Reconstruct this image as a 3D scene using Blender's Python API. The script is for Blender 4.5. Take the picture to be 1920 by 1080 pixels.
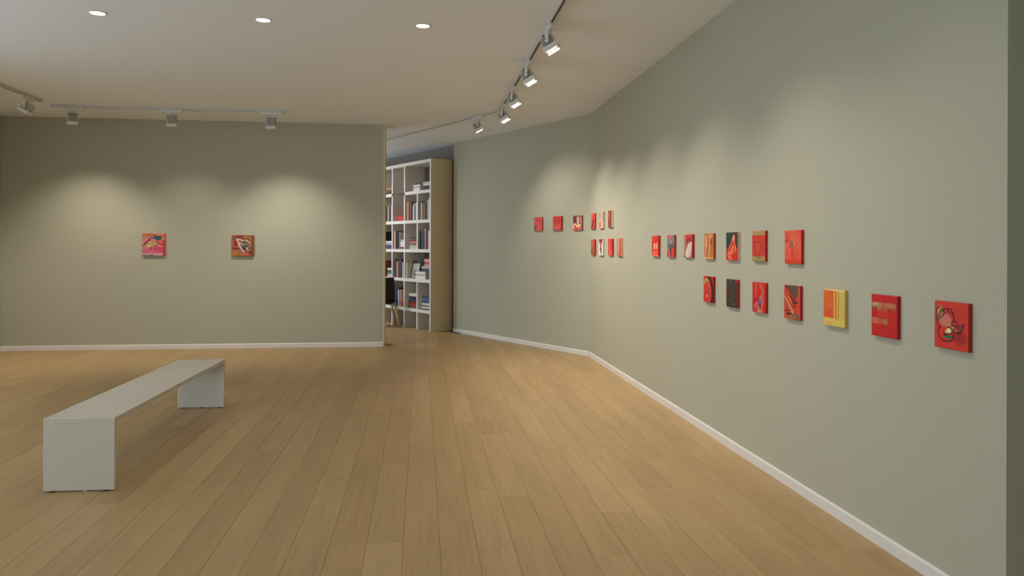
import bpy, bmesh, math, random
import numpy as np
from mathutils import Vector, Matrix

for o in list(bpy.data.objects):
    bpy.data.objects.remove(o)
random.seed(7)
SC = bpy.context.scene
COL = SC.collection

# ------------------------------------------------------------------ camera
F, PU, PV, ROLL, CH = 1430.0, 960.0, 463.5, 0.0035, 1.45   # focal px, principal point, roll, eye height
cam_data = bpy.data.cameras.new('camera')
cam_data.sensor_fit = 'HORIZONTAL'
cam_data.sensor_width = 36.0
cam_data.lens = 36.0 * F / 1920.0
cam_data.shift_y = -(540 - PV) / 1920.0
cam = bpy.data.objects.new('camera', cam_data)
COL.objects.link(cam)
cam.matrix_world = (Matrix.Translation((0, 0, CH)) @ Matrix.Rotation(-ROLL, 4, 'Y')
                    @ Matrix.Rotation(math.pi / 2, 4, 'X'))
SC.camera = cam

# ------------------------------------------------------------------ world, exposure
w = bpy.data.worlds.new('daylight')
SC.world = w
w.use_nodes = True
bg = w.node_tree.nodes['Background']
bg.inputs[0].default_value = (0.66, 0.84, 1.0, 1)
bg.inputs[1].default_value = 3.9
vs = SC.view_settings
vs.view_transform = 'Standard'
vs.look = 'None'
vs.exposure = 0.33
vs.gamma = 1.0
vs.use_curve_mapping = False
SPOT_W = 82.0        # track head, watts
DOWN_W = 3.0        # recessed downlight, watts
WARM = (1.0, 0.925, 0.84)
DOWNC = (1.0, 0.95, 0.90)

# ------------------------------------------------------------------ pixel helpers (a pixel gives a ray only)
def ray(u, v):
    du, dv = u - PU, v - PV
    return Vector(((du + ROLL * dv) / F, 1.0, -(dv - ROLL * du) / F))
def on_z(u, v, z):
    r = ray(u, v)
    return Vector((0, 0, CH)) + r * ((z - CH) / r.z)
def on_plane(u, v, p, n):
    r = ray(u, v)
    c = Vector((0, 0, CH))
    return c + r * ((p - c).dot(n) / r.dot(n))
def project(p):
    x, y, z = p[0], p[1], p[2] - CH
    a, b = F * x / y, -F * z / y
    return PU + a - ROLL * b, PV + b + ROLL * a

# ------------------------------------------------------------------ materials
def lin(c):
    return tuple(((x / 255) / 12.92 if x / 255 <= 0.04045 else ((x / 255 + 0.055) / 1.055) ** 2.4) for x in c)
MATS = {}
def mat(name, rgb, rough=0.6, spec=0.4, metal=0.0, var=0.0, scale=6.0, bump=0.0, bscale=120.0, emit=0.0):
    if name in MATS:
        return MATS[name]
    m = bpy.data.materials.new(name)
    m.use_nodes = True
    nt = m.node_tree
    b = nt.nodes['Principled BSDF']
    c = lin(rgb) + (1,)
    b.inputs['Base Color'].default_value = c
    b.inputs['Roughness'].default_value = rough
    b.inputs['Specular IOR Level'].default_value = spec
    b.inputs['Metallic'].default_value = metal
    if var or bump:
        tc = nt.nodes.new('ShaderNodeTexCoord')
        if var:
            n = nt.nodes.new('ShaderNodeTexNoise')
            n.inputs['Scale'].default_value = scale
            n.inputs['Detail'].default_value = 4
            nt.links.new(tc.outputs['Object'], n.inputs['Vector'])
            mx = nt.nodes.new('ShaderNodeMix')
            mx.data_type = 'RGBA'
            mx.inputs['A'].default_value = tuple(x * (1 - var) for x in c[:3]) + (1,)
            mx.inputs['B'].default_value = tuple(min(1, x * (1 + var)) for x in c[:3]) + (1,)
            nt.links.new(n.outputs['Fac'], mx.inputs['Factor'])
            nt.links.new(mx.outputs['Result'], b.inputs['Base Color'])
        if bump:
            n2 = nt.nodes.new('ShaderNodeTexNoise')
            n2.inputs['Scale'].default_value = bscale
            n2.inputs['Detail'].default_value = 3
            nt.links.new(tc.outputs['Object'], n2.inputs['Vector'])
            bp = nt.nodes.new('ShaderNodeBump')
            bp.inputs['Strength'].default_value = bump
            bp.inputs['Distance'].default_value = 0.002
            nt.links.new(n2.outputs['Fac'], bp.inputs['Height'])
            nt.links.new(bp.outputs['Normal'], b.inputs['Normal'])
    if emit:
        b.inputs['Emission Color'].default_value = c
        b.inputs['Emission Strength'].default_value = emit
    MATS[name] = m
    return m

M_WALL = mat('sage_paint', (176, 173, 152), 0.75, 0.25, var=0.012, scale=1.5, bump=0.05, bscale=220)
M_CEIL = mat('ceiling_paint', (239, 242, 246), 0.85, 0.2, bump=0.03, bscale=160)
M_GREY = mat('grey_wall_and_cell_shade', (146, 136, 130), 0.85, 0.2, bump=0.03, bscale=160)  # grey wall tone, darkened further for the shade inside the bookcase cells
M_TRIM = mat('white_trim_paint', (222, 216, 208), 0.45, 0.4, var=0.01)
M_CREAM = mat('warm_bounce_edge', (214, 198, 160), 0.6, 0.3, var=0.02)  # warm light bounced off the floor, put into the colour
M_BENCH = mat('white_lacquer', (206, 197, 182), 0.32, 0.45, var=0.008)
M_SHELF = mat('white_shelf_laminate', (226, 219, 212), 0.5, 0.4, var=0.01)
M_SHELFSIDE = mat('warm_bounce_shelf_laminate', (220, 203, 160), 0.55, 0.4, var=0.02)  # cream-white laminate, tinted further for warm light reflected by the floor
M_HEAD = mat('white_powder_coat', (216, 210, 200), 0.45, 0.4)
M_FIN = mat('grey_heat_sink', (205, 200, 190), 0.5, 0.4)
M_RAIL = mat('white_rail', (200, 195, 186), 0.5, 0.4)
M_SLOT = mat('dark_rail_slot', (52, 46, 38), 0.6, 0.3)
M_DARK = mat('dark_gap', (40, 32, 24), 0.8, 0.2)
M_PAGE = mat('paper_pages', (206, 198, 184), 0.8, 0.2)
M_BLACK = mat('black_plastic', (30, 27, 25), 0.4, 0.4)
M_PALEWOOD = mat('pale_wood', (216, 196, 160), 0.5, 0.4, var=0.05, scale=20)
M_LAMP = mat('lamp_glow', (255, 250, 242), 0.5, 0.3, emit=4.0)

def plank_material():
    m = bpy.data.materials.new('oak_planks')
    m.use_nodes = True
    nt = m.node_tree
    L = nt.links.new
    b = nt.nodes['Principled BSDF']
    at = nt.nodes.new('ShaderNodeAttribute')
    at.attribute_name = 'tone'
    sep = nt.nodes.new('ShaderNodeSeparateColor')
    L(at.outputs['Color'], sep.inputs[0])
    geo = nt.nodes.new('ShaderNodeNewGeometry')
    rot = nt.nodes.new('ShaderNodeVectorRotate')
    rot.rotation_type = 'Z_AXIS'
    rot.inputs['Angle'].default_value = -math.atan2(169.0, F)
    L(geo.outputs['Position'], rot.inputs['Vector'])
    off = nt.nodes.new('ShaderNodeCombineXYZ')
    mul = nt.nodes.new('ShaderNodeMath'); mul.operation = 'MULTIPLY'; mul.inputs[1].default_value = 37.0
    L(sep.outputs[1], mul.inputs[0])
    L(mul.outputs[0], off.inputs['X']); L(mul.outputs[0], off.inputs['Y'])
    add = nt.nodes.new('ShaderNodeVectorMath'); add.operation = 'ADD'
    L(rot.outputs['Vector'], add.inputs[0]); L(off.outputs[0], add.inputs[1])
    sc = nt.nodes.new('ShaderNodeVectorMath'); sc.operation = 'MULTIPLY'
    sc.inputs[1].default_value = (34.0, 1.6, 1.0)
    L(add.outputs[0], sc.inputs[0])
    n1 = nt.nodes.new('ShaderNodeTexNoise')
    n1.inputs['Scale'].default_value = 1.0; n1.inputs['Detail'].default_value = 6; n1.inputs['Distortion'].default_value = 1.2
    L(sc.outputs[0], n1.inputs['Vector'])
    sc2 = nt.nodes.new('ShaderNodeVectorMath'); sc2.operation = 'MULTIPLY'
    sc2.inputs[1].default_value = (5.0, 0.7, 1.0)
    L(add.outputs[0], sc2.inputs[0])
    n2 = nt.nodes.new('ShaderNodeTexNoise')
    n2.inputs['Scale'].default_value = 1.0; n2.inputs['Detail'].default_value = 3
    L(sc2.outputs[0], n2.inputs['Vector'])
    # base colour by plank tone
    r = nt.nodes.new('ShaderNodeValToRGB')
    r.color_ramp.elements[0].position = 0.0
    r.color_ramp.elements[0].color = lin((165, 133, 89)) + (1,)
    r.color_ramp.elements[1].position = 1.0
    r.color_ramp.elements[1].color = lin((187, 156, 111)) + (1,)
    L(sep.outputs[0], r.inputs[0])
    # grain multiplies
    g = nt.nodes.new('ShaderNodeMapRange')
    g.inputs['From Min'].default_value = 0.3; g.inputs['From Max'].default_value = 0.7
    g.inputs['To Min'].default_value = 0.90; g.inputs['To Max'].default_value = 1.06
    L(n1.outputs['Fac'], g.inputs['Value'])
    g2 = nt.nodes.new('ShaderNodeMapRange')
    g2.inputs['From Min'].default_value = 0.3; g2.inputs['From Max'].default_value = 0.7
    g2.inputs['To Min'].default_value = 0.91; g2.inputs['To Max'].default_value = 1.06
    L(n2.outputs['Fac'], g2.inputs['Value'])
    mm = nt.nodes.new('ShaderNodeMath'); mm.operation = 'MULTIPLY'
    L(g.outputs[0], mm.inputs[0]); L(g2.outputs[0], mm.inputs[1])
    vm = nt.nodes.new('ShaderNodeVectorMath'); vm.operation = 'SCALE'
    L(r.outputs['Color'], vm.inputs[0]); L(mm.outputs[0], vm.inputs['Scale'])
    L(vm.outputs[0], b.inputs['Base Color'])
    b.inputs['Roughness'].default_value = 0.42
    b.inputs['Specular IOR Level'].default_value = 0.35
    bp = nt.nodes.new('ShaderNodeBump')
    bp.inputs['Strength'].default_value = 0.06; bp.inputs['Distance'].default_value = 0.001
    L(n1.outputs['Fac'], bp.inputs['Height']); L(bp.outputs['Normal'], b.inputs['Normal'])
    return m
M_OAK = plank_material()

def paint_material():
    m = bpy.data.materials.new('oil_paint_on_canvas')
    m.use_nodes = True
    nt = m.node_tree
    b = nt.nodes['Principled BSDF']
    at = nt.nodes.new('ShaderNodeAttribute'); at.attribute_name = 'paint'
    nt.links.new(at.outputs['Color'], b.inputs['Base Color'])
    b.inputs['Roughness'].default_value = 0.5
    b.inputs['Specular IOR Level'].default_value = 0.3
    tc = nt.nodes.new('ShaderNodeTexCoord')
    n = nt.nodes.new('ShaderNodeTexNoise'); n.inputs['Scale'].default_value = 60
    nt.links.new(tc.outputs['Object'], n.inputs['Vector'])
    bp = nt.nodes.new('ShaderNodeBump'); bp.inputs['Strength'].default_value = 0.15; bp.inputs['Distance'].default_value = 0.002
    nt.links.new(n.outputs['Fac'], bp.inputs['Height']); nt.links.new(bp.outputs['Normal'], b.inputs['Normal'])
    return m
M_PAINT = paint_material()

def glass_material():
    m = bpy.data.materials.new('window_glass')
    m.use_nodes = True
    nt = m.node_tree
    out = nt.nodes['Material Output']
    nt.nodes.remove(nt.nodes['Principled BSDF'])
    t = nt.nodes.new('ShaderNodeBsdfTransparent')
    g = nt.nodes.new('ShaderNodeBsdfGlossy'); g.inputs['Roughness'].default_value = 0.02
    mx = nt.nodes.new('ShaderNodeMixShader'); mx.inputs[0].default_value = 0.06
    nt.links.new(t.outputs[0], mx.inputs[1]); nt.links.new(g.outputs[0], mx.inputs[2])
    nt.links.new(mx.outputs[0], out.inputs[0])
    return m
M_GLASS = glass_material()

# ------------------------------------------------------------------ mesh helpers
def add_box(bm, x0, y0, z0, x1, y1, z1, mi=0, M=None):
    vs_ = []
    for z in (z0, z1):
        for x, y in ((x0, y0), (x1, y0), (x1, y1), (x0, y1)):
            p = Vector((x, y, z))
            vs_.append(bm.verts.new(M @ p if M else p))
    a = vs_
    for f in ((3, 2, 1, 0), (4, 5, 6, 7), (0, 1, 5, 4), (1, 2, 6, 5), (2, 3, 7, 6), (3, 0, 4, 7)):
        fc = bm.faces.new([a[i] for i in f])
        fc.material_index = mi
    return a
def add_prism(bm, poly, z0, z1, mi=0):
    n = len(poly)
    area = sum(poly[i][0] * poly[(i + 1) % n][1] - poly[(i + 1) % n][0] * poly[i][1] for i in range(n))
    if area < 0:
        poly = poly[::-1]
    lo = [bm.verts.new((p[0], p[1], z0)) for p in poly]
    hi = [bm.verts.new((p[0], p[1], z1)) for p in poly]
    bm.faces.new(lo[::-1]).material_index = mi
    bm.faces.new(hi).material_index = mi
    for i in range(n):
        j = (i + 1) % n
        bm.faces.new((lo[i], lo[j], hi[j], hi[i])).material_index = mi
def add_tube(bm, p0, p1, r0, r1=None, n=12, mi=0, cap=True):
    r1 = r0 if r1 is None else r1
    p0, p1 = Vector(p0), Vector(p1)
    d = (p1 - p0).normalized()
    a = d.orthogonal().normalized()
    b = d.cross(a)
    A, B = [], []
    for i in range(n):
        t = 2 * math.pi * i / n
        k = a * math.cos(t) + b * math.sin(t)
        A.append(bm.verts.new(p0 + k * r0)); B.append(bm.verts.new(p1 + k * r1))
    for i in range(n):
        j = (i + 1) % n
        bm.faces.new((A[i], A[j], B[j], B[i])).material_index = mi
    if cap:
        bm.faces.new(A[::-1]).material_index = mi
        bm.faces.new(B).material_index = mi
def mesh(name, bm, mats, bevel=0.0, smooth=False):
    if bevel:
        bmesh.ops.bevel(bm, geom=list(bm.edges), offset=bevel, segments=1, affect='EDGES', profile=0.5)
    me = bpy.data.meshes.new(name)
    bm.to_mesh(me); bm.free()
    for m in (mats if isinstance(mats, (list, tuple)) else [mats]):
        me.materials.append(m)
    if smooth:
        for p in me.polygons:
            p.use_smooth = True
    return me
def obj(name, me, parent=None, loc=None, rotz=None):
    o = bpy.data.objects.new(name, me)
    COL.objects.link(o)
    if parent: o.parent = parent
    if loc is not None: o.location = loc
    if rotz is not None: o.rotation_euler = (0, 0, rotz)
    return o
def tag(o, label, cat, group=None, kind=None):
    o['label'] = label; o['category'] = cat
    if group: o['group'] = group
    if kind: o['kind'] = kind
    return o
def copy_tree(o, parent=None):
    c = o.copy(); COL.objects.link(c)
    c.parent = parent
    for ch in list(o.children):
        copy_tree(ch, c)
    return c

# ------------------------------------------------------------------ plan of the room, from floor contacts
K = on_z(1105, 668, 0)                   # corner of right wall and angled wall
A2 = on_z(1739, 1080, 0)
dA = (A2 - K).normalized()               # along the right wall, towards the camera
nA = Vector((-dA.y, dA.x, 0))            # out of the room (to the right)
if nA.x < 0: nA = -nA
L = on_z(850, 622, 0)
dB = (L - K).normalized()                # along angled wall, away from camera
nB = Vector((dB.y, -dB.x, 0))            # out of the room
HC = 0.5 * (on_plane(1106, 215, K, nA).z + on_plane(1378, 0, K, nA).z)
E = on_plane(1888, 600, K, nA); E.z = 0  # near end of right wall
C1 = on_z(718, 649.5, 0)                 # right end of back partition
dC = Vector((nA.x, nA.y, 0))             # along partition to the right (square with right wall)
nC = Vector((-dA.x, -dA.y, 0))           # depth direction
C0 = on_plane(4, 560, C1, nC); C0.z = 0  # left corner
print('K', K, 'L', L, 'E', E, 'HC', HC, 'C0', C0, 'C1', C1)
CT = 0.36
def off(p, *dv):
    q = p.copy()
    for d, s in dv: q = q + d * s
    return q

def struct(name, me, label, cat):
    return tag(obj(name, me), label, cat, kind='structure')
def wall(name, poly, label, m=M_WALL, z0=0.0, z1=None):
    bm = bmesh.new(); add_prism(bm, [(p.x, p.y) for p in poly], z0, HC if z1 is None else z1)
    return struct(name, mesh(name, bm, m), label, 'wall')

wall('wall_right', [K, E, off(E, (nA, .3)), off(K, (nA, .3), (dB, .12))],
     'long sage green right wall hung with two rows of small red paintings')
RE = off(E, (nA, 3.0))
wall('wall_return', [off(E, (nA, .3)), RE, off(RE, (nC, .3)), off(E, (nA, .3), (nC, .3))],
     'shaded sage green wall face at the far right edge')
wall('wall_angle', [K, L, off(L, (nB, .15)), off(K, (nB, .15), (dA, .0))],
     'short angled sage green wall between bookcase and right wall')
wall('wall_back', [C0, C1, off(C1, (nC, CT)), off(C0, (nC, CT))],
     'sage green partition wall at back left with two square paintings')
# end strip of the partition, cream standing for warm light off the floor
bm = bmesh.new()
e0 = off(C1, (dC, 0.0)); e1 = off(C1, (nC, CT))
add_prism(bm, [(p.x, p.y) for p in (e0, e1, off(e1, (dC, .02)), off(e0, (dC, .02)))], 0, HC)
struct('trim_1', mesh('trim_1', bm, M_CREAM), 'narrow end strip of the back partition, cream for warm floor bounce', 'trim')
# recessed wall behind the bookcase and the walls of the space behind
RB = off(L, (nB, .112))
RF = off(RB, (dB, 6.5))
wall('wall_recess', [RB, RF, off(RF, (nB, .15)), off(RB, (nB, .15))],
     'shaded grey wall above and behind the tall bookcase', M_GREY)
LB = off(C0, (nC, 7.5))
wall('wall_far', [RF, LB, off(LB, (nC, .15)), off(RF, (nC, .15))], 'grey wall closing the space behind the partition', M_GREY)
LF = off(C0, (dA, 15.0))
WINS = []
def left_box(s0, s1, z0, z1, y0=0.0, y1=.15):      # s: from the far end LB towards the camera, y: outwards
    p = [off(LB, (dA, s), (dC, -y)) for s, y in ((s0, y0), (s1, y0), (s1, y1), (s0, y1))]
    bm = bmesh.new(); add_prism(bm, [(q.x, q.y) for q in p], z0, z1)
    return bm
LLEN = (LF - LB).length
W_OPEN = [(1.0, 6.2), (7.5 + 4.2, 7.5 + 9.6)]       # window openings: space behind the partition, gallery
WZ0, WZ1 = .3, 3.08
WT = [2.35, WZ1]                                    # window heads
wl = struct('wall_left', mesh('wall_left', left_box(W_OPEN[0][1], W_OPEN[1][0], 0, HC), M_WALL), 'sage green wall at the left edge of the room', 'wall')
for a in ((0, W_OPEN[0][0], 0, HC), (W_OPEN[1][1], LLEN, 0, HC)) + tuple((w0, w1, 0, WZ0) for w0, w1 in W_OPEN) + tuple((w0, w1, t_, HC) for (w0, w1), t_ in zip(W_OPEN, WT)):
    obj('wall_panel', mesh('wall_panel', left_box(*a), M_WALL), wl)
for wi, (w0, w1) in enumerate(W_OPEN):
    win = struct('window_%d' % (wi + 1), mesh('sill', left_box(w0, w1, WZ0, WZ0 + .05, .03, .11), M_TRIM),
                 ('wide office window in the left wall behind the partition', 'wide gallery window in the left wall before the photographed part')[wi], 'window')
    obj('window_frame', mesh('window_frame', left_box(w0, w1, WT[wi] - .05, WT[wi], .03, .11), M_TRIM), win)
    nm = 4
    for i in range(nm + 1):
        c_ = w0 + (w1 - w0) * i / nm
        obj('mullion', mesh('mullion', left_box(max(w0, c_ - .025), min(w1, c_ + .025), WZ0 + .05, WT[wi] - .05, .03, .11), M_TRIM), win)
    for i in range(nm):
        a = w0 + (w1 - w0) * i / nm + .025; b = w0 + (w1 - w0) * (i + 1) / nm - .025
        obj('pane', mesh('pane', left_box(a, b, WZ0 + .05, WT[wi] - .05, .065, .075), M_GLASS), win)
    pd = bpy.data.lights.new('window_portal', 'AREA'); pd.shape = 'RECTANGLE'
    pd.size = w1 - w0; pd.size_y = WT[wi] - WZ0; pd.cycles.is_portal = True
    po = bpy.data.objects.new('window_portal', pd); COL.objects.link(po); po.parent = win
    m_ = off(LB, (dA, (w0 + w1) / 2), (dC, -.13))
    # light -z axis points into the room (along dC)
    po.matrix_world = Matrix(((-nC.x, 0, -dC.x, m_.x), (-nC.y, 0, -dC.y, m_.y), (0, 1, 0, (WZ0 + WT[wi]) / 2), (0, 0, 0, 1)))
RR = off(RE, (dA, 7.6))
wall('wall_side', [RE, RR, off(RR, (nA, .15)), off(RE, (nA, .15))], 'sage green side wall beside the photographer')
rear_d = (RR - LF).normalized(); RLEN = (RR - LF).length
def rear_box(s0, s1, z0, z1, y0=0.0, y1=.2):
    p = [off(LF, (rear_d, s), (dA, y)) for s, y in ((s0, y0), (s1, y0), (s1, y1), (s0, y1))]
    bm = bmesh.new(); add_prism(bm, [(q.x, q.y) for q in p], z0, z1)
    return bm
r0, r1 = 2.2, 5.4
wr = struct('wall_rear', mesh('wall_rear', rear_box(0, r0, 0, HC), M_WALL), 'sage green rear wall around the shop window behind the photographer', 'wall')
for a in ((r1, RLEN, 0, HC), (r0, r1, 0, WZ0), (r0, r1, WZ1, HC)):
    obj('wall_panel', mesh('wall_panel', rear_box(*a), M_WALL), wr)
win = struct('window_3', mesh('sill', rear_box(r0, r1, WZ0, WZ0 + .05, .05, .13), M_TRIM), 'wide shop window in the rear wall behind the photographer', 'window')
obj('window_frame', mesh('window_frame', rear_box(r0, r1, WZ1 - .05, WZ1, .05, .13), M_TRIM), win)
for i in range(5):
    c_ = r0 + (r1 - r0) * i / 4
    obj('mullion', mesh('mullion', rear_box(max(r0, c_ - .025), min(r1, c_ + .025), WZ0 + .05, WZ1 - .05, .05, .13), M_TRIM), win)
    if i < 4:
        obj('pane', mesh('pane', rear_box(c_ + .025, r0 + (r1 - r0) * (i + 1) / 4 - .025, WZ0 + .05, WZ1 - .05, .085, .095), M_GLASS), win)
pd = bpy.data.lights.new('window_portal', 'AREA'); pd.shape = 'RECTANGLE'
pd.size = r1 - r0; pd.size_y = WZ1 - WZ0; pd.cycles.is_portal = True
po = bpy.data.objects.new('window_portal', pd); COL.objects.link(po); po.parent = win
m_ = off(LF, (rear_d, (r0 + r1) / 2), (dA, .15))
po.matrix_world = Matrix(((-rear_d.x, 0, dA.x, m_.x), (-rear_d.y, 0, dA.y, m_.y), (0, 1, 0, (WZ0 + WZ1) / 2), (0, 0, 0, 1)))

# ceiling
bm = bmesh.new()
xs = [p.x for p in (K, E, RE, RR, LF, LB, RF)]; ys = [p.y for p in (K, E, RE, RR, LF, LB, RF)]
add_box(bm, min(xs) - .5, min(ys) - .5, HC, max(xs) + .5, max(ys) + .5, HC + .15)
struct('ceiling', mesh('ceiling', bm, M_CEIL), 'plain off-white ceiling with recessed lamps and light tracks', 'ceiling')

# baseboards: board with a thin rounded cap
def baseboard(name, p, q, nrm, label, h=0.064):
    bm = bmesh.new()
    d = (q - p).normalized()
    prof = [(0, 0), (.014, 0), (.014, h - .008), (.008, h), (0, h)]
    V = []
    for e in (p, q):
        V.append([bm.verts.new((e.x + nrm.x * a, e.y + nrm.y * a, z)) for a, z in prof])
    n = len(prof)
    for i in range(n):
        j = (i + 1) % n
        bm.faces.new((V[0][i], V[0][j], V[1][j], V[1][i]))
    bm.faces.new(V[0]); bm.faces.new(V[1][::-1])
    bmesh.ops.recalc_face_normals(bm, faces=bm.faces)
    return struct(name, mesh(name, bm, M_TRIM), label, 'baseboard')
baseboard('baseboard_right', off(K, (dA, .006)), E, -nA, 'white baseboard along the foot of the right wall')
baseboard('baseboard_angle', off(K, (dB, .006)), L, -nB, 'white baseboard along the foot of the angled wall')
baseboard('baseboard_back', C0, C1, -nC, 'white baseboard along the foot of the back partition')
baseboard('baseboard_left', off(C0, (dA, .015)), LF, dC, 'white baseboard along the foot of the left wall')
baseboard('baseboard_return', off(E, (nA, .0)), RE, dA, 'white baseboard at the foot of the far right wall face')

# ------------------------------------------------------------------ floor: slab and oak planks
ALL = (K, E, RE, RR, LF, LB, RF)
bm = bmesh.new()
add_box(bm, min(xs) - .3, min(ys) - .3, -.12, max(xs) + .3, max(ys) + .3, -.016)
floor = struct('floor', mesh('floor', bm, M_DARK), 'pale oak plank floor', 'floor')
PW, GAP, PT = 0.178, 0.001, 0.014
def sq(s, q):      # s: distance from right wall into the room, q: along planks away from camera, from E
    return off(E, (nA, -s), (nC, q))
def qmax(s):
    """ where the strip ends at the back """
    p0 = sq(s, 0)
    # angled wall / recess line
    best = 99.0
    for P, N in ((K, nB), (LB, nC)):
        den = nC.dot(N)
        if den > 1e-6:
            t = (P - p0).dot(N) / den
            best = min(best, t)
    return best
planks = []
ns = int(9.2 / PW)
rng = random.Random(11)
for i in range(-17, ns):
    s0, s1 = i * PW, (i + 1) * PW
    if i < 0:
        lo, hiA, hiB = -7.0, 0.0, 0.0
    else:
        lo, hiA, hiB = -7.0, qmax(s0) + .01, qmax(s1) + .01
    q = lo - rng.uniform(0, 1.8)
    while q < min(hiA, hiB) - 1e-4:
        ln = rng.choice((0.85, 1.2, 1.4, 1.5, 1.8, 2.1)) * rng.uniform(.93, 1.07)
        q2 = q + ln
        if q2 > min(hiA, hiB) - .35:
            ea, eb = hiA, hiB; q2 = 99
        else:
            ea = eb = q2
        qa = max(q, lo)
        if min(ea, eb) > qa + .02:
            planks.append((s0, s1, qa, ea, eb))
        q = q2
def plank_geo(bm, pk, lay):
    s0, s1, qa, ea, eb = pk
    g = GAP / 2
    rr = rng.random()
    tone = min(1, max(0, .5 + rng.gauss(0, .13)))
    top = -0.0004 * rng.random()
    pts = [sq(s0 + g, qa + g), sq(s0 + g, ea - g), sq(s1 - g, eb - g), sq(s1 - g, qa + g)]
    c = sum(pts, Vector()) / 4
    bv = .0008
    ins = []
    for p in pts:
        d = c - p
        sx = 1 if d.dot(-nA) > 0 else -1
        sy = 1 if d.dot(nC) > 0 else -1
        ins.append(p + (-nA) * sx * bv + nC * sy * bv)
    lo_ = [bm.verts.new((p.x, p.y, -.015)) for p in pts]
    mi_ = [bm.verts.new((p.x, p.y, top - bv)) for p in pts]
    hi_ = [bm.verts.new((p.x, p.y, top)) for p in ins]
    fs = []
    fs.append(bm.faces.new(hi_))
    for i in range(4):
        j = (i + 1) % 4
        fs.append(bm.faces.new((lo_[i], lo_[j], mi_[j], mi_[i])))
        fs.append(bm.faces.new((mi_[i], mi_[j], hi_[j], hi_[i])))
    for f in fs:
        for lp in f.loops:
            lp[lay] = (tone, rr, 0, 1)
    return fs
def px_area(pk):
    s0, s1, qa, ea, eb = pk
    n, tot = 6, 0
    qe = min(ea, eb)
    P = []
    for k in range(n + 1):
        p = sq((s0 + s1) / 2, qa + (qe - qa) * k / n)
        if p.y > 3.0:
            u, v = project(p)
            if -60 < u < 1980 and v < 1120 and (p - C1).dot(nC) < (0.0 if p.x < -1.95 else 99):
                P.append((p.y))
    return sum(1.0 / y ** 3 for y in P) * (qe - qa)
scored = sorted(planks, key=px_area, reverse=True)
near = scored[:300]
near = [p for p in near if px_area(p) > 0]
rest = [p for p in planks if p not in set(near)]
for pk in near:
    bm = bmesh.new(); lay = bm.loops.layers.float_color.new('tone')
    plank_geo(bm, pk, lay)
    bmesh.ops.recalc_face_normals(bm, faces=bm.faces)
    obj('plank', mesh('plank', bm, M_OAK), floor)
bm = bmesh.new(); lay = bm.loops.layers.float_color.new('tone')
for pk in rest:
    plank_geo(bm, pk, lay)
bmesh.ops.recalc_face_normals(bm, faces=bm.faces)
o = obj('planks', mesh('planks', bm, M_OAK), floor); o['kind'] = 'stuff'
print('planks', len(planks), 'near', len(near))

# dark floor vent beside the bookcase foot
vt = off(L, (dB, -.02), (nB, -.04))
bm = bmesh.new()
ang_B = math.atan2(-dB.y, -dB.x)          # local x = to the right along the angled wall
add_box(bm, 0.02, -.09, 0.0, .30, -.015, .003)
vent = tag(obj('floor_vent', mesh('floor_vent', bm, M_DARK), None, (L.x, L.y, 0), ang_B), 'dark slotted floor vent at the foot of the bookcase side', 'vent')
for i in range(5):
    bm = bmesh.new(); add_box(bm, .04 + i * .05, -.083, .003, .055 + i * .05, -.022, .005)
    obj('slat', mesh('slat', bm, mat('bronze', (74, 60, 44), .5, .4)), vent)

# ------------------------------------------------------------------ bench
bz = 0.435
b_nl = on_z(81.5, 923.5, 0); b_nr = on_z(214.5, 920.5, 0); b_fr = on_z(421.5, 763.5, 0)
bd = (b_fr - b_nr).normalized()
blen = (b_fr - b_nr).length
bw = (b_nr - b_nl).length
bz = CH + ray(81.5, 785).z * b_nl.y / 1.0
rz = math.atan2(bd.y, bd.x) - math.pi / 2
print('bench len', blen, 'w', bw, 'h', bz)
bench = obj('bench', None, None, (b_nr.x, b_nr.y, 0), rz)
tag(bench, 'long low white lacquered bench with panel legs on the oak floor', 'bench')
T = 0.03
FG = 0.008
bm = bmesh.new(); add_box(bm, -bw, 0, bz - T, 0, blen, bz)
obj('seat', mesh('seat', bm, M_BENCH, .0015), bench)
for y0 in (0, blen - T):
    bm = bmesh.new(); add_box(bm, -bw, y0, FG, 0, y0 + T, bz - T)
    leg = obj('leg', mesh('leg', bm, M_BENCH, .0015), bench)
    for x in (-bw * .88, -bw * .42 if y0 == 0 else -bw * .5, -bw * .12):
        bm = bmesh.new(); add_tube(bm, (x, y0 + T / 2, 0), (x, y0 + T / 2, FG), .014, n=10)
        obj('foot_pad', mesh('foot_pad', bm, mat('pale_pad', (190, 182, 172)) if abs(x + bw * .42) < .01 else M_BLACK), leg)

# ------------------------------------------------------------------ light tracks and track heads
TH = 0.032
def rail(p, q, label):
    d = (q - p); ln = d.length; rzz = math.atan2(d.y, d.x)
    t = obj('light_track', None, None, (p.x, p.y, HC), rzz)
    tag(t, label, 'light track', 'white ceiling light tracks')
    bm = bmesh.new()
    add_box(bm, 0, -.018, -TH, ln, -.008, 0); add_box(bm, 0, .008, -TH, ln, .018, 0); add_box(bm, 0, -.008, -.008, ln, .008, 0)
    obj('rail', mesh('rail', bm, M_RAIL), t)
    bm = bmesh.new(); add_box(bm, 0.004, -.008, -TH + .002, ln - .004, .008, -.008)
    obj('slot', mesh('slot', bm, M_SLOT), t)
    for x in (0, ln):
        bm = bmesh.new(); add_box(bm, x - .006, -.019, -TH - .001, x + .006, .019, -.0005)
        obj('end_cap', mesh('end_cap', bm, M_RAIL), t)
    return t
ZT = HC - TH
bend = on_z(938, 208, ZT); bend.z = 0
tA = off(bend, (dA, 10.0))
tB = off(bend, (dB, 4.4))
rail(off(bend, (dA, .1)), tA, 'white light track with dark slot running parallel to the right wall')
rail(off(bend, (dB, .1)), tB, 'white light track running parallel to the angled wall towards the bookcase')
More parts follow.
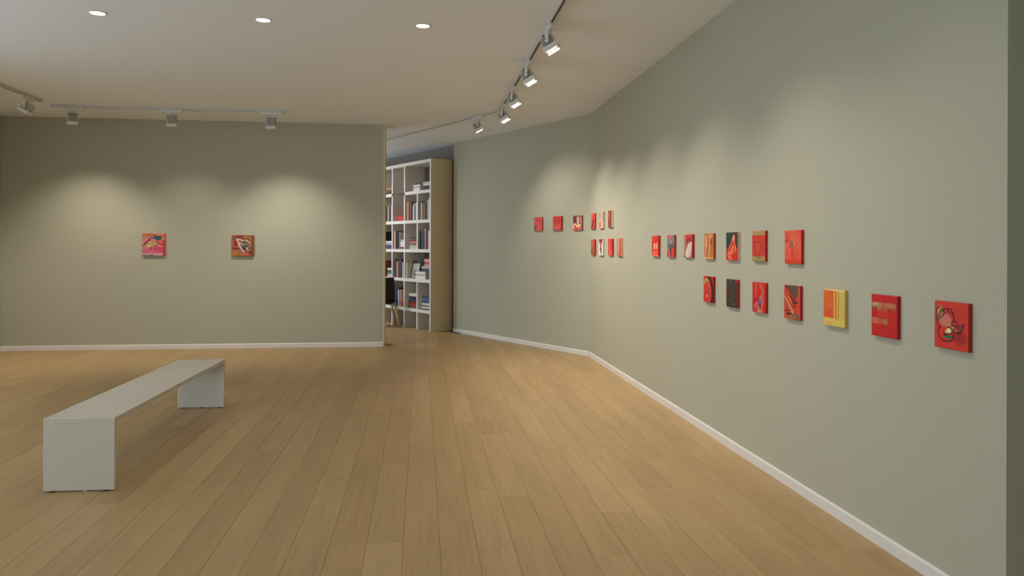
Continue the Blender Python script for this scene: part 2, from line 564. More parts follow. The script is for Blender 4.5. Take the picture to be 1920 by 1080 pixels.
con = obj('track_connector', None, None, (bend.x, bend.y, HC)); tag(con, 'white elbow connector joining the two right-hand light tracks', 'track connector')
for d in (dA, dB):
    bm = bmesh.new(); a = math.atan2(d.y, d.x)
    add_box(bm, -.012, -.02, -TH - .002, .094, .02, -.0005)
    obj('connector_arm', mesh('connector_arm', bm, M_RAIL), con, None, a)
c_a = on_z(100, 200, ZT); c_a.z = 0
c_mid = on_z(322, 206, ZT); c_mid.z = 0
c_b = on_plane(536, 300, c_mid, nC); c_b.z = 0
c_a = on_plane(96, 300, c_mid, nC); c_a.z = 0
rail(c_a, c_b, 'white light track on the ceiling in front of the back partition')
l_b = on_z(77, 191, ZT); l_b.z = 0
rail(off(l_b, (dA, 9.5)), l_b, 'white light track entering at the left edge of the ceiling')

TILT = math.radians(28)
def make_head():
    h = obj('track_spotlight', None)
    bm = bmesh.new(); add_box(bm, -.15, -.019, -.045, .15, .019, 0)
    obj('adapter', mesh('adapter', bm, M_HEAD, .003), h)
    bm = bmesh.new(); add_tube(bm, (0, 0, -.045), (0, 0, -.075), .012)
    add_tube(bm, (0, 0, -.058), (0, 0, -.062), .02)
    obj('stem', mesh('stem', bm, M_HEAD), h)
    bm = bmesh.new()
    add_box(bm, -.078, -.014, -.080, .078, .014, -.075)
    for s in (-1, 1):
        add_box(bm, s * .078 - .003, -.014, -.155, s * .078 + .003, .014, -.075)
        add_tube(bm, (s * .074, 0, -.145), (s * .086, 0, -.145), .012)
    obj('yoke', mesh('yoke', bm, M_HEAD), h)
    # tilted lamp body: axis points down and towards +y
    R = Matrix.Translation((0, 0, -.145)) @ Matrix.Rotation(TILT, 4, 'X')
    bm = bmesh.new()
    add_box(bm, -.043, -.043, -.03, .043, .043, .052, 1, R)
    for i in range(7):
        for k in range(7):
            x, y = -.051 + i * .017, -.051 + k * .017
            add_box(bm, x - .004, y - .004, -.03, x + .004, y + .004, .062, 0, R)
    obj('heat_sink', mesh('heat_sink', bm, [M_FIN, mat('fin_gap_shade', (84, 79, 72), .6, .3)]), h)  # inner core coloured dark to stand for shade between the fins
    bm = bmesh.new()
    z0, z1 = -.075, -.03
    o_ = .068
    # open housing: four walls, a roof, an inner face
    add_box(bm, -o_, -o_, z0, -o_ + .006, o_, z1, 0, R); add_box(bm, o_ - .006, -o_, z0, o_, o_, z1, 0, R)
    add_box(bm, -o_ + .006, -o_, z0, o_ - .006, -o_ + .006, z1, 0, R); add_box(bm, -o_ + .006, o_ - .006, z0, o_ - .006, o_, z1, 0, R)
    add_box(bm, -o_ + .006, -o_ + .006, z0 + .008, o_ - .006, o_ - .006, z1, 0, R)
    hs = obj('lamp_housing', mesh('lamp_housing', bm, M_HEAD), h)
    for y in (-.042, .042):
        bm = bmesh.new(); add_box(bm, y - .014, -.05, z0 - .001, y + .014, .05, z0 + .008, 0, R)
        obj('lens', mesh('lens', bm, M_LAMP, .004), hs)
    ld = bpy.data.lights.new('beam', 'SPOT')
    ld.energy = SPOT_W; ld.color = WARM; ld.spot_size = math.radians(104); ld.spot_blend = 1.0; ld.shadow_soft_size = 0.025
    lo = bpy.data.objects.new('beam', ld); COL.objects.link(lo); lo.parent = h
    lo.matrix_local = Matrix.Translation(R @ Vector((0, 0, z0 - .03))) @ Matrix.Rotation(math.radians(19), 4, 'X')
    return h
head0 = make_head()
used = [False]
def place_head(p, aim, label, group, power=1.0, steep=None, track=None):
    h = head0 if not used[0] else copy_tree(head0)
    used[0] = True
    h.location = (p.x, p.y, ZT)
    h.scale = (.9, .9, .9)
    h.rotation_euler = (0, 0, math.atan2(aim.y, aim.x) - math.pi / 2)
    tag(h, label, 'spotlight', group)
    if track is not None:      # the adapter stays in line with its rail
        for ch in h.children:
            if ch.name.startswith('adapter'):
                ch.rotation_euler = (0, 0, math.atan2(track.y, track.x) - h.rotation_euler.z)
    if steep is not None:
        for ch in h.children:
            if ch.type == 'LIGHT':
                ch.rotation_euler = (math.radians(steep), 0, 0)
    if power != 1.0:
        for ch in h.children:
            if ch.type == 'LIGHT':
                ch.data = ch.data.copy(); ch.data.energy = SPOT_W * power
    return h
GR = 'white track spotlights'
names = ['nearest white track spotlight in view, highest above the right wall',
         'second white track spotlight back from the top edge, above right wall',
         'third white track spotlight back, above right wall',
         'white track spotlight just before the track bends at the elbow']
for (u, v), lb, pw in zip(((1035.5, 51), (992.5, 118.5), (964, 165.5), (944.5, 198)), names, (.85, .9, 1.0, 1.42)):
    p = on_z(u, v, ZT); p.z = 0
    t = (p - bend).dot(dA)
    place_head(off(bend, (dA, t)), nA + dA * .45, lb, GR, pw * .93, 22 if pw > 1.4 else None, dA)
for k in range(1, 3):
    p = on_z(1035.5, 51, ZT); p.z = 0
    t = (p - bend).dot(dA) + .35 + 1.2 * k
    place_head(off(bend, (dA, t)), nA + dA * .3, 'white track spotlight on the right-hand track, before the photographed part', GR, .6 if k == 1 else .2, None, dA)
p = on_z(899, 219.5, ZT); p.z = 0
h5 = off(bend, (dB, (p - bend).dot(dB)))
t5 = on_plane(1085, 450, K, nB); t5.z = 0
place_head(h5, t5 - h5, 'white track spotlight past the elbow, aimed at the angled wall', GR, 0.7, 31, dB)
for u, lb, pw, yaw in ((136, 'leftmost white spotlight on the track before the back partition', .9, -.3), (322, 'middle white spotlight on the track before the back partition', 0.4, 0),
                  (508, 'rightmost white spotlight on the track before the back partition', 1.0, .12)):
    p = on_plane(u, 300, c_mid, nC); p.z = 0
    place_head(p, nC + dC * yaw, lb, GR, pw * 1.06, 14, dC)
p = on_z(48, 181, ZT); p.z = 0
place_head(off(l_b, (dA, (p - l_b).dot(dA))), -dC, 'white track spotlight at the left edge, aimed at the left wall', GR, .8, None, dA)
for k in (1, 2, 3):
    place_head(off(l_b, (dA, (p - l_b).dot(dA) + 1.8 * k)), -dC, 'white track spotlight on the left-hand track, before the photographed part', GR, .8, None, dA)

# recessed downlights
def make_down():
    h = obj('downlight', None)
    bm = bmesh.new()
    n = 32
    rings = [(.066, 0), (.066, -.004), (.056, -.006), (.052, -.001)]
    R_ = [[bm.verts.new((r * math.cos(2 * math.pi * i / n), r * math.sin(2 * math.pi * i / n), z)) for i in range(n)] for r, z in rings]
    for a, b in zip(R_, R_[1:]):
        for i in range(n):
            j = (i + 1) % n
            bm.faces.new((a[i], a[j], b[j], b[i]))
    bmesh.ops.recalc_face_normals(bm, faces=bm.faces)
    obj('trim_ring', mesh('trim_ring', bm, M_HEAD), h)
    bm = bmesh.new(); add_tube(bm, (0, 0, -.003), (0, 0, 0), .0535, n=32)
    obj('diffuser', mesh('diffuser', bm, M_LAMP), h)
    ld = bpy.data.lights.new('glow', 'AREA'); ld.shape = 'DISK'; ld.size = .1; ld.energy = DOWN_W; ld.color = DOWNC
    lo = bpy.data.objects.new('glow', ld); COL.objects.link(lo); lo.parent = h; lo.location = (0, 0, -.01)
    return h
down0 = make_down()
dpos = [(on_z(183, 24, HC), 'leftmost of three glowing round recessed ceiling lamps'), (on_z(493.5, 37, HC), 'middle of three glowing round recessed ceiling lamps'),
        (on_z(793, 48, HC), 'rightmost of three glowing round recessed ceiling lamps')]
d3 = [p for p, _ in dpos]
for k in (1, 2, 3):
    for p in d3:
        dpos.append((off(p, (dA, 2.6 * k)), 'round recessed ceiling lamp nearer the camera than the photographed row'))
for i, (p, lb) in enumerate(dpos):
    h = down0 if i == 0 else copy_tree(down0)
    h.location = (p.x, p.y, HC)
    tag(h, lb, 'ceiling lamp', 'round recessed ceiling lamps')
# extra unseen lamp behind the partition, added to brighten the bookcase
h = copy_tree(down0); q = off(L, (dB, 1.9), (nB, -2.0)); h.location = (q.x, q.y, HC)
for ch in h.children:
    if ch.type == 'LIGHT':
        ch.data = ch.data.copy(); ch.data.energy = 42.0
tag(h, 'unseen ceiling lamp added behind the back partition to light the bookcase', 'ceiling lamp', 'round recessed ceiling lamps')
# ------------------------------------------------------------------ bookcase (open white shelving)
SF = on_z(807, 622, 0)                       # front right foot
CX, CY = -dB, nB                             # local x: to the right along the front, local y: into the case
def s_at(u):                                 # distance to the left of SF along the front plane
    p = on_plane(u, 470, SF, nB)
    return (p - SF).dot(dB)
DIVS = [s_at(u) for u in (781.9, 757.8, 735.0)]
pitch = DIVS[2] / 3
SD = 0.42
VT, HT = 0.042, 0.055
def z_front(v, u=806.5):
    p = on_plane(u, v, SF, nB)
    return p.z
RZ = [z_front(v) for v in (297.2, 354.5, 411, 467.5, 525, 583)]   # top faces of the boards, from the top
print('shelf depth', (L - SF).dot(nB), 'pitch', pitch, 'rows', RZ)
case = obj('bookcase', None, None, (SF.x, SF.y, 0), ang_B)
tag(case, 'tall white open bookcase filled with books beyond the back partition', 'bookcase')
NC = 6
XE = -pitch * NC
def part(name, parent, m, *a, bev=0.0):
    bm = bmesh.new(); add_box(bm, *a)
    return obj(name, mesh(name, bm, m, bev), parent)
o = part('side_panel', case, M_SHELFSIDE, -VT + .004, 0.006, 0, 0, SD, RZ[0]); o['label'] = 'cream-white outer side panel, warm floor bounce in its colour'
part('front_edge', case, M_SHELF, -VT, 0, 0, 0, .006, RZ[0])
part('side_panel', case, M_SHELF, XE, 0, 0, XE + VT, SD, RZ[0])
o = part('back_panel', case, M_GREY, XE + VT, SD - .012, 0.0, -VT, SD, RZ[0] - HT); o['label'] = 'grey back panel, darkened for the shade in the cells'
part('top_board', case, M_SHELF, XE + VT, 0, RZ[0] - HT, -VT, SD, RZ[0])
def xd(k):           # right face x of divider k (k = 0 is the right side panel)
    return -VT if k == 0 else -pitch * k - VT / 2
def xr(k):           # x of the right limit of column k (1..), left limit
    right = -VT if k == 1 else -pitch * (k - 1) - VT / 2
    left = -pitch * k + VT / 2 if k < NC else XE + VT
    return left, right
SKIP_SHELF = {(3, 1)}                         # (column, row below which the board is missing)
for r in range(1, 6):
    k = 1
    while k <= NC:
        if (k, r) in SKIP_SHELF:
            k += 1; continue
        k2 = k
        while k2 + 1 <= NC and (k2 + 1, r) not in SKIP_SHELF:
            k2 += 1
        l_, r_ = xr(k2)[0], xr(k)[1]
        if (k, r) != (1, r) and (k - 1, r) in SKIP_SHELF: r_ = xr(k)[1]
        part('shelf', case, M_SHELF, l_, 0, RZ[r] - HT, r_, SD - .012, RZ[r])
        k = k2 + 1
ZB = [RZ[0] - HT] + [RZ[r] - HT for r in range(1, 6)]    # underside of board r
for k in range(1, NC):
    for r in range(0, 6):                     # cell row r between board r and board r+1
        if k == 1 and r in (0, 3): continue   # double-width cells
        z1 = ZB[r]
        z0 = RZ[r + 1] if r < 5 else 0.0
        if r == 0 and k in (2, 3): z0 = RZ[1]
        part('divider', case, M_SHELF, -pitch * k - VT / 2, .002, z0, -pitch * k + VT / 2, SD - .012, z1)
# the board gap of the tall cell: dividers run through
for k in (2, 3):
    part('divider', case, M_SHELF, -pitch * k - VT / 2 * .96, .003, RZ[1] - HT, -pitch * k + VT / 2 * .96, SD - .012, RZ[1]) if False else None

# ------------------------------------------------------------------ books
ORD = ['first', 'second', 'third', 'fourth', 'fifth', 'sixth', 'seventh', 'eighth', 'ninth', 'tenth', 'eleventh', 'twelfth']
ROWN = ['top row', 'second row', 'third row', 'fourth row', 'fifth row', 'bottom row']
COLN = {1: 'rightmost column', 2: 'second column from right', 3: 'third column from right', 4: 'leftmost visible column'}
BC = {'black': (34, 30, 30), 'white': (222, 214, 206), 'grey': (150, 145, 142), 'dark green': (40, 52, 44), 'dark red': (110, 38, 36), 'red': (190, 52, 44),
      'brown': (112, 78, 58), 'tan': (168, 136, 104), 'pink': (196, 150, 144), 'dark blue': (44, 48, 78), 'blue': (62, 88, 124), 'purple': (84, 66, 110),
      'lilac': (176, 160, 186), 'orange': (206, 120, 86), 'ochre': (158, 120, 60), 'pale green': (172, 184, 162), 'rust': (140, 66, 44), 'cream': (212, 198, 170),
      'charcoal': (64, 58, 58), 'silver': (182, 178, 176)}
def bmat(c):
    return mat('cover_' + c.replace(' ', '_'), BC[c], .5, .35, var=.04, scale=30)
def book_mesh(c, th, h, dp):
    """ upright book: spine at local y=0, thickness along x, height along z; boards, spine, page block """
    bm = bmesh.new()
    t = min(.003, th * .15)
    add_box(bm, 0, 0, 0, t, dp, h, 0); add_box(bm, th - t, 0, 0, th, dp, h, 0)
    add_box(bm, t, 0.0, 0, th - t, .003, h, 0)
    add_box(bm, t, .003, .003, th - t, dp - .004, h - .003, 1)
    return mesh('book', bm, [bmat(c), M_PAGE])
def to_world(x, y, z):
    p = SF + CX * x + CY * y
    return Vector((p.x, p.y, z))
GRP = 'books in the white bookcase'
def upright(col, row, x0, items, inset=.018, ht=None):
    """ items: (colour, thickness, height) from left to right, x0 measured from left wall of the cell """
    l_, r_ = xr(col)
    x = l_ + x0
    for i, it in enumerate(items):
        c, th, h = it[:3]
        lean = it[3] if len(it) > 3 else 0.0
        dp = min(.30, .19 + h * .25)
        o = obj('book', book_mesh(c, th - .001, h, dp))
        p = to_world(x, inset + (.012 * ((i * 7) % 3)), RZ[row + 1] + .0008)
        if lean:
            o.matrix_world = Matrix.Translation(p) @ Matrix.Rotation(ang_B, 4, 'Z') @ Matrix.Rotation(lean, 4, 'Y')
        else:
            o.location = p; o.rotation_euler = (0, 0, ang_B)
        tag(o, f'{c} upright book, {ORD[i]} from left, {ROWN[row]}, {COLN[col]} of bookcase', 'book', GRP)
        x += th
        if x > r_ + .001: print('overfull', col, row, x - r_)
def stack(col, row, x0, items, inset=.015, base=0.0, what='lying book', pos='up'):
    """ items bottom to top: (colour, thickness, width[, dx]) lying flat, spine to the front """
    l_, r_ = xr(col)
    z = RZ[row + 1] + base + .0008
    for i, it in enumerate(items):
        c, th, wd = it[:3]
        dx = it[3] if len(it) > 3 else 0.0
        dp = .22
        me = book_mesh(c, th - .001, wd, dp)
        o = obj('book', me)
        p = to_world(l_ + x0 + dx, inset + .008 * (i % 2), z)
        # lay flat: height axis to the right, thickness axis up
        Mx = Matrix(((0, 0, 1, 0), (0, 1, 0, 0), (-1, 0, 0, 0), (0, 0, 0, 1)))
        o.matrix_world = Matrix.Translation(p + Vector((0, 0, th - .001))) @ Matrix.Rotation(ang_B, 4, 'Z') @ Mx
        tag(o, f'{c} book lying {ORD[i]} from bottom of pile, {ROWN[row]}, {COLN[col]}' if pos == 'up' else
            f'{c} book lying {ORD[i]} from bottom of {pos} pile, {ROWN[row]} of bookcase', 'book', GRP)
        if l_ + x0 + dx + wd > r_: print('wide', col, row, c, l_ + x0 + dx + wd - r_)
        z += th
    return z
# row 0 (top): double cell, two piles on the right
stack(1, 0, -.20, [('white', .05, .25), ('silver', .03, .25), ('white', .03, .25), ('black', .022, .22, .02)], pos='left')
stack(1, 0, .13, [('black', .075, .27), ('white', .035, .27), ('pale green', .03, .26)], inset=.03, pos='right')
stack(4, 0, .18, [('black', .03, .26), ('brown', .05, .24), ('tan', .035, .24)])
# row 1
upright(2, 1, .05, [('tan', .07, .33), ('rust', .06, .33), ('white', .025, .28), ('dark blue', .035, .32), ('silver', .03, .26), ('black', .03, .30),
                    ('white', .03, .30), ('charcoal', .025, .26), ('silver', .03, .30), ('white', .03, .31), ('purple', .03, .30)])
upright(1, 1, .012, [('purple', .036, .32), ('white', .03, .31), ('black', .03, .30), ('tan', .035, .29), ('ochre', .05, .29), ('white', .025, .32), ('black', .06, .31),
                    ('silver', .04, .33), ('charcoal', .04, .33), ('white', .035, .36), ('black', .03, .33)])
upright(4, 1, .12, [('grey', .05, .28), ('black', .03, .27), ('white', .03, .25), ('grey', .07, .28), ('brown', .04, .28), ('charcoal', .05, .30), ('silver', .05, .29)])
# row 2
upright(1, 2, .02, [('black', .045, .32), ('dark green', .06, .32), ('white', .03, .31), ('charcoal', .04, .32), ('silver', .035, .35), ('brown', .035, .35), ('dark red', .04, .34),
                    ('pink', .035, .34), ('charcoal', .03, .34), ('white', .03, .31), ('grey', .03, .31)])
stack(2, 2, .16, [('silver', .045, .28), ('pale green', .03, .28), ('brown', .032, .26, .01), ('orange', .032, .27, .005), ('dark red', .045, .24, .03), ('black', .035, .24, .03)])
upright(3, 2, .03, [('pink', .06, .33), ('black', .05, .33), ('charcoal', .045, .32), ('dark green', .035, .32), ('silver', .025, .31)])
stack(3, 2, .25, [('dark red', .04, .19), ('white', .05, .19, .005), ('white', .045, .18, .01), ('silver', .04, .17, .015)], inset=.03)
z4 = stack(4, 2, .13, [('dark blue', .05, .30), ('purple', .03, .29), ('lilac', .05, .30), ('white', .02, .28)])
# row 3
upright(3, 3, .05, [('black', .04, .33), ('pink', .035, .30), ('dark red', .05, .32), ('pink', .03, .28), ('charcoal', .05, .32), ('white', .03, .31), ('black', .05, .33), ('white', .03, .29), ('black', .04, .33)])
upright(4, 3, .12, [('dark red', .045, .30, -.16)], inset=.018)
stack(4, 3, .24, [('pink', .025, .20), ('white', .025, .20), ('blue', .05, .19, .005), ('black', .03, .19), ('white', .035, .18, .01)])
# double cell of row 3: white boxed pile, dark pile, red and pink pile
zb = stack(1, 3, -.13, [('white', .05, .36), ('silver', .04, .36), ('white', .04, .36)], inset=.03, pos='wide')
stack(1, 3, .06, [('black', .03, .30), ('charcoal', .03, .27, .01), ('silver', .035, .26)], inset=.05, base=zb - RZ[4], pos='dark upper')
stack(1, 3, .13, [('pink', .03, .20), ('red', .05, .19, .005), ('pink', .05, .18, .01)], inset=.06, base=zb - RZ[4] + .095, pos='pink topmost')
stack(1, 3, .26, [('charcoal', .07, .16), ('brown', .07, .16)], inset=.09, pos='right-hand') if False else None
upright(2, 3, .008, [('white', .03, .28)], inset=.03)
# row 4
stack(1, 4, .11, [('black', .022, .31), ('white', .04, .31), ('charcoal', .02, .30), ('white', .04, .30, .01), ('black', .02, .27, .02), ('blue', .06, .27, .03), ('dark blue', .04, .26, .03)])
stack(2, 4, .10, [('brown', .045, .34), ('red', .045, .32, .01), ('dark red', .04, .31, .02), ('dark blue', .06, .30, .03), ('black', .02, .29, .04), ('white', .05, .29, .035)])
upright(3, 4, .08, [('dark blue', .045, .33), ('blue', .05, .32), ('dark blue', .03, .31), ('white', .03, .30), ('grey', .035, .30), ('black', .03, .31), ('orange', .035, .31), ('tan', .03, .30), ('charcoal', .06, .32)])
upright(4, 4, .12, [('black', .06, .33), ('charcoal', .05, .32), ('black', .06, .33), ('dark blue', .06, .30)])

# black-rimmed picture leaning in the double cell
def leaning(name, label, cat, col, row, x, wd, h, th, inset, lean):
    l_, r_ = xr(col)
    o = obj(name, None)
    p = to_world(l_ + x, inset, RZ[row + 1] + .0008 + th * math.sin(lean))
    o.matrix_world = Matrix.Translation(p) @ Matrix.Rotation(ang_B, 4, 'Z') @ Matrix.Rotation(-lean, 4, 'X')
    tag(o, label, cat)
    f = .035
    bm = bmesh.new()
    add_box(bm, 0, 0, 0, wd, th, .012); add_box(bm, 0, 0, h - .05, wd, th, h); add_box(bm, 0, 0, .012, .012, th, h - .05); add_box(bm, wd - .012, 0, .012, wd, th, h - .05)
    obj('frame', mesh('frame', bm, M_BLACK), o)
    bm = bmesh.new(); add_box(bm, .012, .004, .012, wd - .012, th, h - .05)
    pic = obj('print', mesh('print', bm, mat('pale_print', (172, 168, 160), .6, .3, var=.25, scale=14)), o)
    bm = bmesh.new(); add_box(bm, wd * .22, .002, h * .1, wd * .62, .004, h * .5)
    obj('printed_panel', mesh('printed_panel', bm, mat('drab_print', (124, 118, 100), .6, .3, var=.4, scale=22)), pic)
    return o
leaning('framed_picture', 'pale grey picture with black top edge leaning in the fourth row', 'picture', 2, 3, .05, .29, .32, .014, .09, math.radians(12))

# red box in the tall cell, thin black book beside it
def case_box(name, label, cat, m, col, row, x, wd, dp, h, inset, lid=None):
    l_, _ = xr(col)
    p = to_world(l_ + x, inset, RZ[row + 1] + .0008)
    o = obj(name, None, None, p, ang_B); tag(o, label, cat)
    bm = bmesh.new(); add_box(bm, 0, 0, 0, wd, dp, h * .72)
    obj('body', mesh('body', bm, m, .002), o)
    bm = bmesh.new(); add_box(bm, -.003, -.003, h * .72, wd + .003, dp + .003, h)
    obj('lid', mesh('lid', bm, lid or m, .002), o)
    return o
case_box('storage_box', 'bright red box at the bottom of the tall narrow cell', 'box', mat('red_card', (196, 48, 42), .5, .35), 3, 1, .12, .26, .2, .10, .03)
upright(3, 1, .405, [('black', .035, .34)], inset=.03)
case_box('file_box', 'brown-grey box on the right of the fourth row', 'box', mat('brown_card', (104, 92, 78), .7, .2), 1, 3, .285, .13, .22, .13, .1)

# potted dried plant on the pile in the leftmost visible column
l_, _ = xr(4)
p = to_world(l_ + .33, .14, z4)
pl = obj('dried_plant', None, None, p, ang_B); tag(pl, 'small pot of dry brown stalks on lilac books, third row', 'plant')
bm = bmesh.new(); add_tube(bm, (0, 0, 0), (0, 0, .075), .04, .052, 14)
obj('pot', mesh('pot', bm, mat('pale_yellow_glaze', (206, 196, 140), .4, .4)), pl)
bm = bmesh.new()
rg = random.Random(3)
for i in range(16):
    a = rg.uniform(0, 6.28); r = rg.uniform(.02, .07); hh = rg.uniform(.10, .18)
    q = Vector((r * math.cos(a), r * math.sin(a), .07 + hh))
    add_tube(bm, (.02 * math.cos(a), .02 * math.sin(a), .07), q, .004, .006, 5)
    add_tube(bm, q, q + Vector((.006, 0, .03)), .012, .003, 5)
s_ = obj('stalks', mesh('stalks', bm, mat('dry_stalk', (128, 92, 58), .8, .2, var=.2)), pl); s_['kind'] = 'stuff'
upright(4, 2, .06, [('black', .05, .33)])

# ------------------------------------------------------------------ chair by the bookcase
cp = on_z(721, 612, 0)
chair = obj('chair', None, None, (cp.x, cp.y, 0), math.radians(200))
tag(chair, 'black shell chair with pale wooden legs, half hidden by the partition', 'chair')
def shell(name, rows, m, th=.012):
    """ rows: list of lists of points, thickened along -normal """
    bm = bmesh.new()
    V = [[bm.verts.new(p) for p in r] for r in rows]
    for a, b in zip(V, V[1:]):
        for i in range(len(a) - 1):
            bm.faces.new((a[i], a[i + 1], b[i + 1], b[i]))
    bmesh.ops.recalc_face_normals(bm, faces=bm.faces)
    bmesh.ops.solidify(bm, geom=list(bm.faces), thickness=th)
    return mesh(name, bm, m, smooth=True)
rows = []
for j in range(9):
    t = j / 8
    y = -.22 + .44 * t
    rows.append([((-.2 + .4 * i / 8) * (.9 + .1 * math.sin(math.pi * t)), y, .455 + .03 * ((i - 4) / 4) ** 2 - .02 * math.sin(math.pi * t)) for i in range(9)])
obj('seat', shell('seat', rows, M_BLACK), chair)
rows = []
for j in range(9):
    t = j / 8
    wv = .15 * (1 - .2 * t ** 3)
    rows.append([((-1 + 2 * i / 8) * wv, .21 + .09 * t - .05 * ((i - 4) / 4) ** 2, .46 + .44 * t) for i in range(9)])
obj('backrest', shell('backrest', rows, M_BLACK), chair)
for sx in (-1, 1):
    for sy in (-1, 1):
        bm = bmesh.new(); add_tube(bm, (sx * .15, sy * .14, .435), (sx * .235, sy * .215, 0), .024, .017, 12)
        obj('leg', mesh('leg', bm, M_PALEWOOD, smooth=True), chair)
bm = bmesh.new()
add_tube(bm, (-.15, -.14, .40), (.15, .14, .43), .008, n=8); add_tube(bm, (.15, -.14, .40), (-.15, .14, .43), .008, n=8)
obj('seat_frame', mesh('seat_frame', bm, M_BLACK), chair)

# ------------------------------------------------------------------ paintings
class Painter:
    def __init__(s, n, base, seed):
        s.n = n
        g = (np.arange(n + 1)) / n
        s.x, s.y = np.meshgrid(g, g)          # y down
        s.c = np.zeros((n + 1, n + 1, 3)); s.c[:] = base
        s.r = np.random.RandomState(seed)
    def noise(s, sx, sy):
        a = s.r.rand(sy + 2, sx + 2)
        fx, fy = s.x * sx, s.y * sy
        i, j = np.minimum(fx.astype(int), sx), np.minimum(fy.astype(int), sy)
        u, v = fx - i, fy - j
        return (a[j, i] * (1 - u) * (1 - v) + a[j, i + 1] * u * (1 - v) + a[j + 1, i] * (1 - u) * v + a[j + 1, i + 1] * u * v)
    def blend(s, m, col):
        m = np.clip(m, 0, 1)[..., None]
        s.c = s.c * (1 - m) + np.array(col, float) * m
    def rect(s, x0, y0, x1, y1, col, soft=.012, a=1.0, rag=0.0):
        n = (s.noise(14, 14) - .5) * rag
        d = np.minimum(np.minimum(s.x - x0, x1 - s.x), np.minimum(s.y - y0, y1 - s.y)) + n
        s.blend(a * (d / soft + .5), col)
    def ell(s, cx, cy, rx, ry, col, soft=.1, a=1.0, rot=0.0):
        c_, q = math.cos(rot), math.sin(rot)
        dx, dy = s.x - cx, s.y - cy
        X, Y = dx * c_ + dy * q, -dx * q + dy * c_
        d = 1 - np.sqrt((X / rx) ** 2 + (Y / ry) ** 2)
        s.blend(a * (d / soft + .5), col)
    def poly(s, pts, col, a=1.0, soft=.012):
        ins = np.zeros_like(s.x, bool); dm = np.full_like(s.x, 9.)
        n = len(pts)
        for i in range(n):
            (x0, y0), (x1, y1) = pts[i], pts[(i + 1) % n]
            if y0 != y1:
                cr = ((y0 > s.y) != (y1 > s.y)) & (s.x < (x1 - x0) * (s.y - y0) / (y1 - y0) + x0)
                ins ^= cr
            dm = np.minimum(dm, s.segd(x0, y0, x1, y1))
        d = np.where(ins, dm, -dm)
        s.blend(a * (d / soft + .5), col)
    def segd(s, x0, y0, x1, y1):
        vx, vy = x1 - x0, y1 - y0
        t = np.clip(((s.x - x0) * vx + (s.y - y0) * vy) / max(1e-9, vx * vx + vy * vy), 0, 1)
        return np.hypot(s.x - x0 - t * vx, s.y - y0 - t * vy)
    def line(s, pts, wd, col, a=1.0, curve=True):
        if curve and len(pts) > 2:
            P = [pts[0]] + list(pts) + [pts[-1]]
            out = []
            for k in range(1, len(P) - 2):
                p0, p1, p2, p3 = [np.array(P[k + j], float) for j in (-1, 0, 1, 2)]
                for t in np.linspace(0, 1, 7)[:-1]:
                    out.append(.5 * (2 * p1 + (p2 - p0) * t + (2 * p0 - 5 * p1 + 4 * p2 - p3) * t * t + (3 * p1 - p0 - 3 * p2 + p3) * t ** 3))
            pts = out + [np.array(pts[-1], float)]
        d = np.full_like(s.x, 9.)
        for p, q in zip(pts, pts[1:]):
            d = np.minimum(d, s.segd(p[0], p[1], q[0], q[1]))
        s.blend(a * ((wd / 2 - d) / .014 + .5), col)
    def streak(s, col, sx, sy, a, th=.5):
        s.blend(a * np.clip((s.noise(sx, sy) - th) / (1 - th), 0, 1) * 1.6, col)

RED, DRED, BLK, WHT, TANC, PNK, ORG = (214, 48, 38), (150, 30, 28), (38, 32, 30), (232, 222, 206), (178, 152, 100), (206, 120, 116), (226, 104, 62)
GRNK, OCH, GRY, TEAL, YEL = (112, 134, 76), (186, 132, 56), (112, 102, 98), (20, 92, 90), (226, 196, 104)
def d_P1(p):
    p.streak((232, 96, 66), 5, 2, .4); p.rect(.1, .7, .9, 1, (232, 104, 72), .1, .7)
    p.rect(.32, .36, .5, .66, (246, 196, 150)); p.rect(.64, .36, .82, .64, (246, 190, 150)); p.rect(.1, .95, 1, 1, (240, 150, 120))
def d_P2(p):
    p.rect(0, 0, 1, .56, (128, 112, 100), .03, 1, .05); p.ell(.3, .06, .3, .1, (214, 70, 84)); p.streak((170, 160, 150), 4, 6, .3)
    p.ell(.62, .26, .28, .22, (158, 156, 148)); p.line([(.4, .35), (.55, .2), (.68, .14), (.8, .3), (.75, .4)], .08, (92, 92, 92)); p.rect(.3, .4, 1, .56, (96, 88, 96), .06)
    p.poly([(.3, .55), (.8, .55), (.62, .8), (.45, .75)], (96, 100, 84)); p.line([(.4, .58), (.5, .72), (.5, .9)], .13, (60, 46, 60)); p.ell(.2, .6, .2, .06, (120, 130, 150))
    p.line([(.3, .75), (.4, .9)], .08, (220, 130, 150)); p.ell(.6, .92, .12, .05, (80, 80, 120)); p.rect(.1, .95, .95, 1, (226, 70, 70), .03)
def d_P3(p):
    p.rect(0, 0, .32, 1, (176, 120, 110), .05); p.streak((150, 100, 90), 6, 3, .4)
    p.rect(.26, 0, .8, .24, (206, 60, 44), .05); p.line([(.4, .25), (.42, .4)], .12, BLK); p.line([(.72, .2), (.58, .36)], .13, BLK); p.line([(.55, .3), (.48, .46)], .1, (214, 150, 120))
    p.poly([(.82, .3), (.95, .4), (.85, .75), (.72, 1), (.18, 1), (.25, .72), (.5, .45)], (216, 200, 192)); p.line([(.75, .45), (.65, .7), (.5, 1)], .07, (186, 168, 158)); p.rect(.9, 0, 1, 1, (200, 56, 46), .05)
    p.line([(.97, .35), (.92, .7), (.8, .98)], .06, (226, 130, 140)); p.ell(.08, .97, .14, .04, (110, 40, 60))
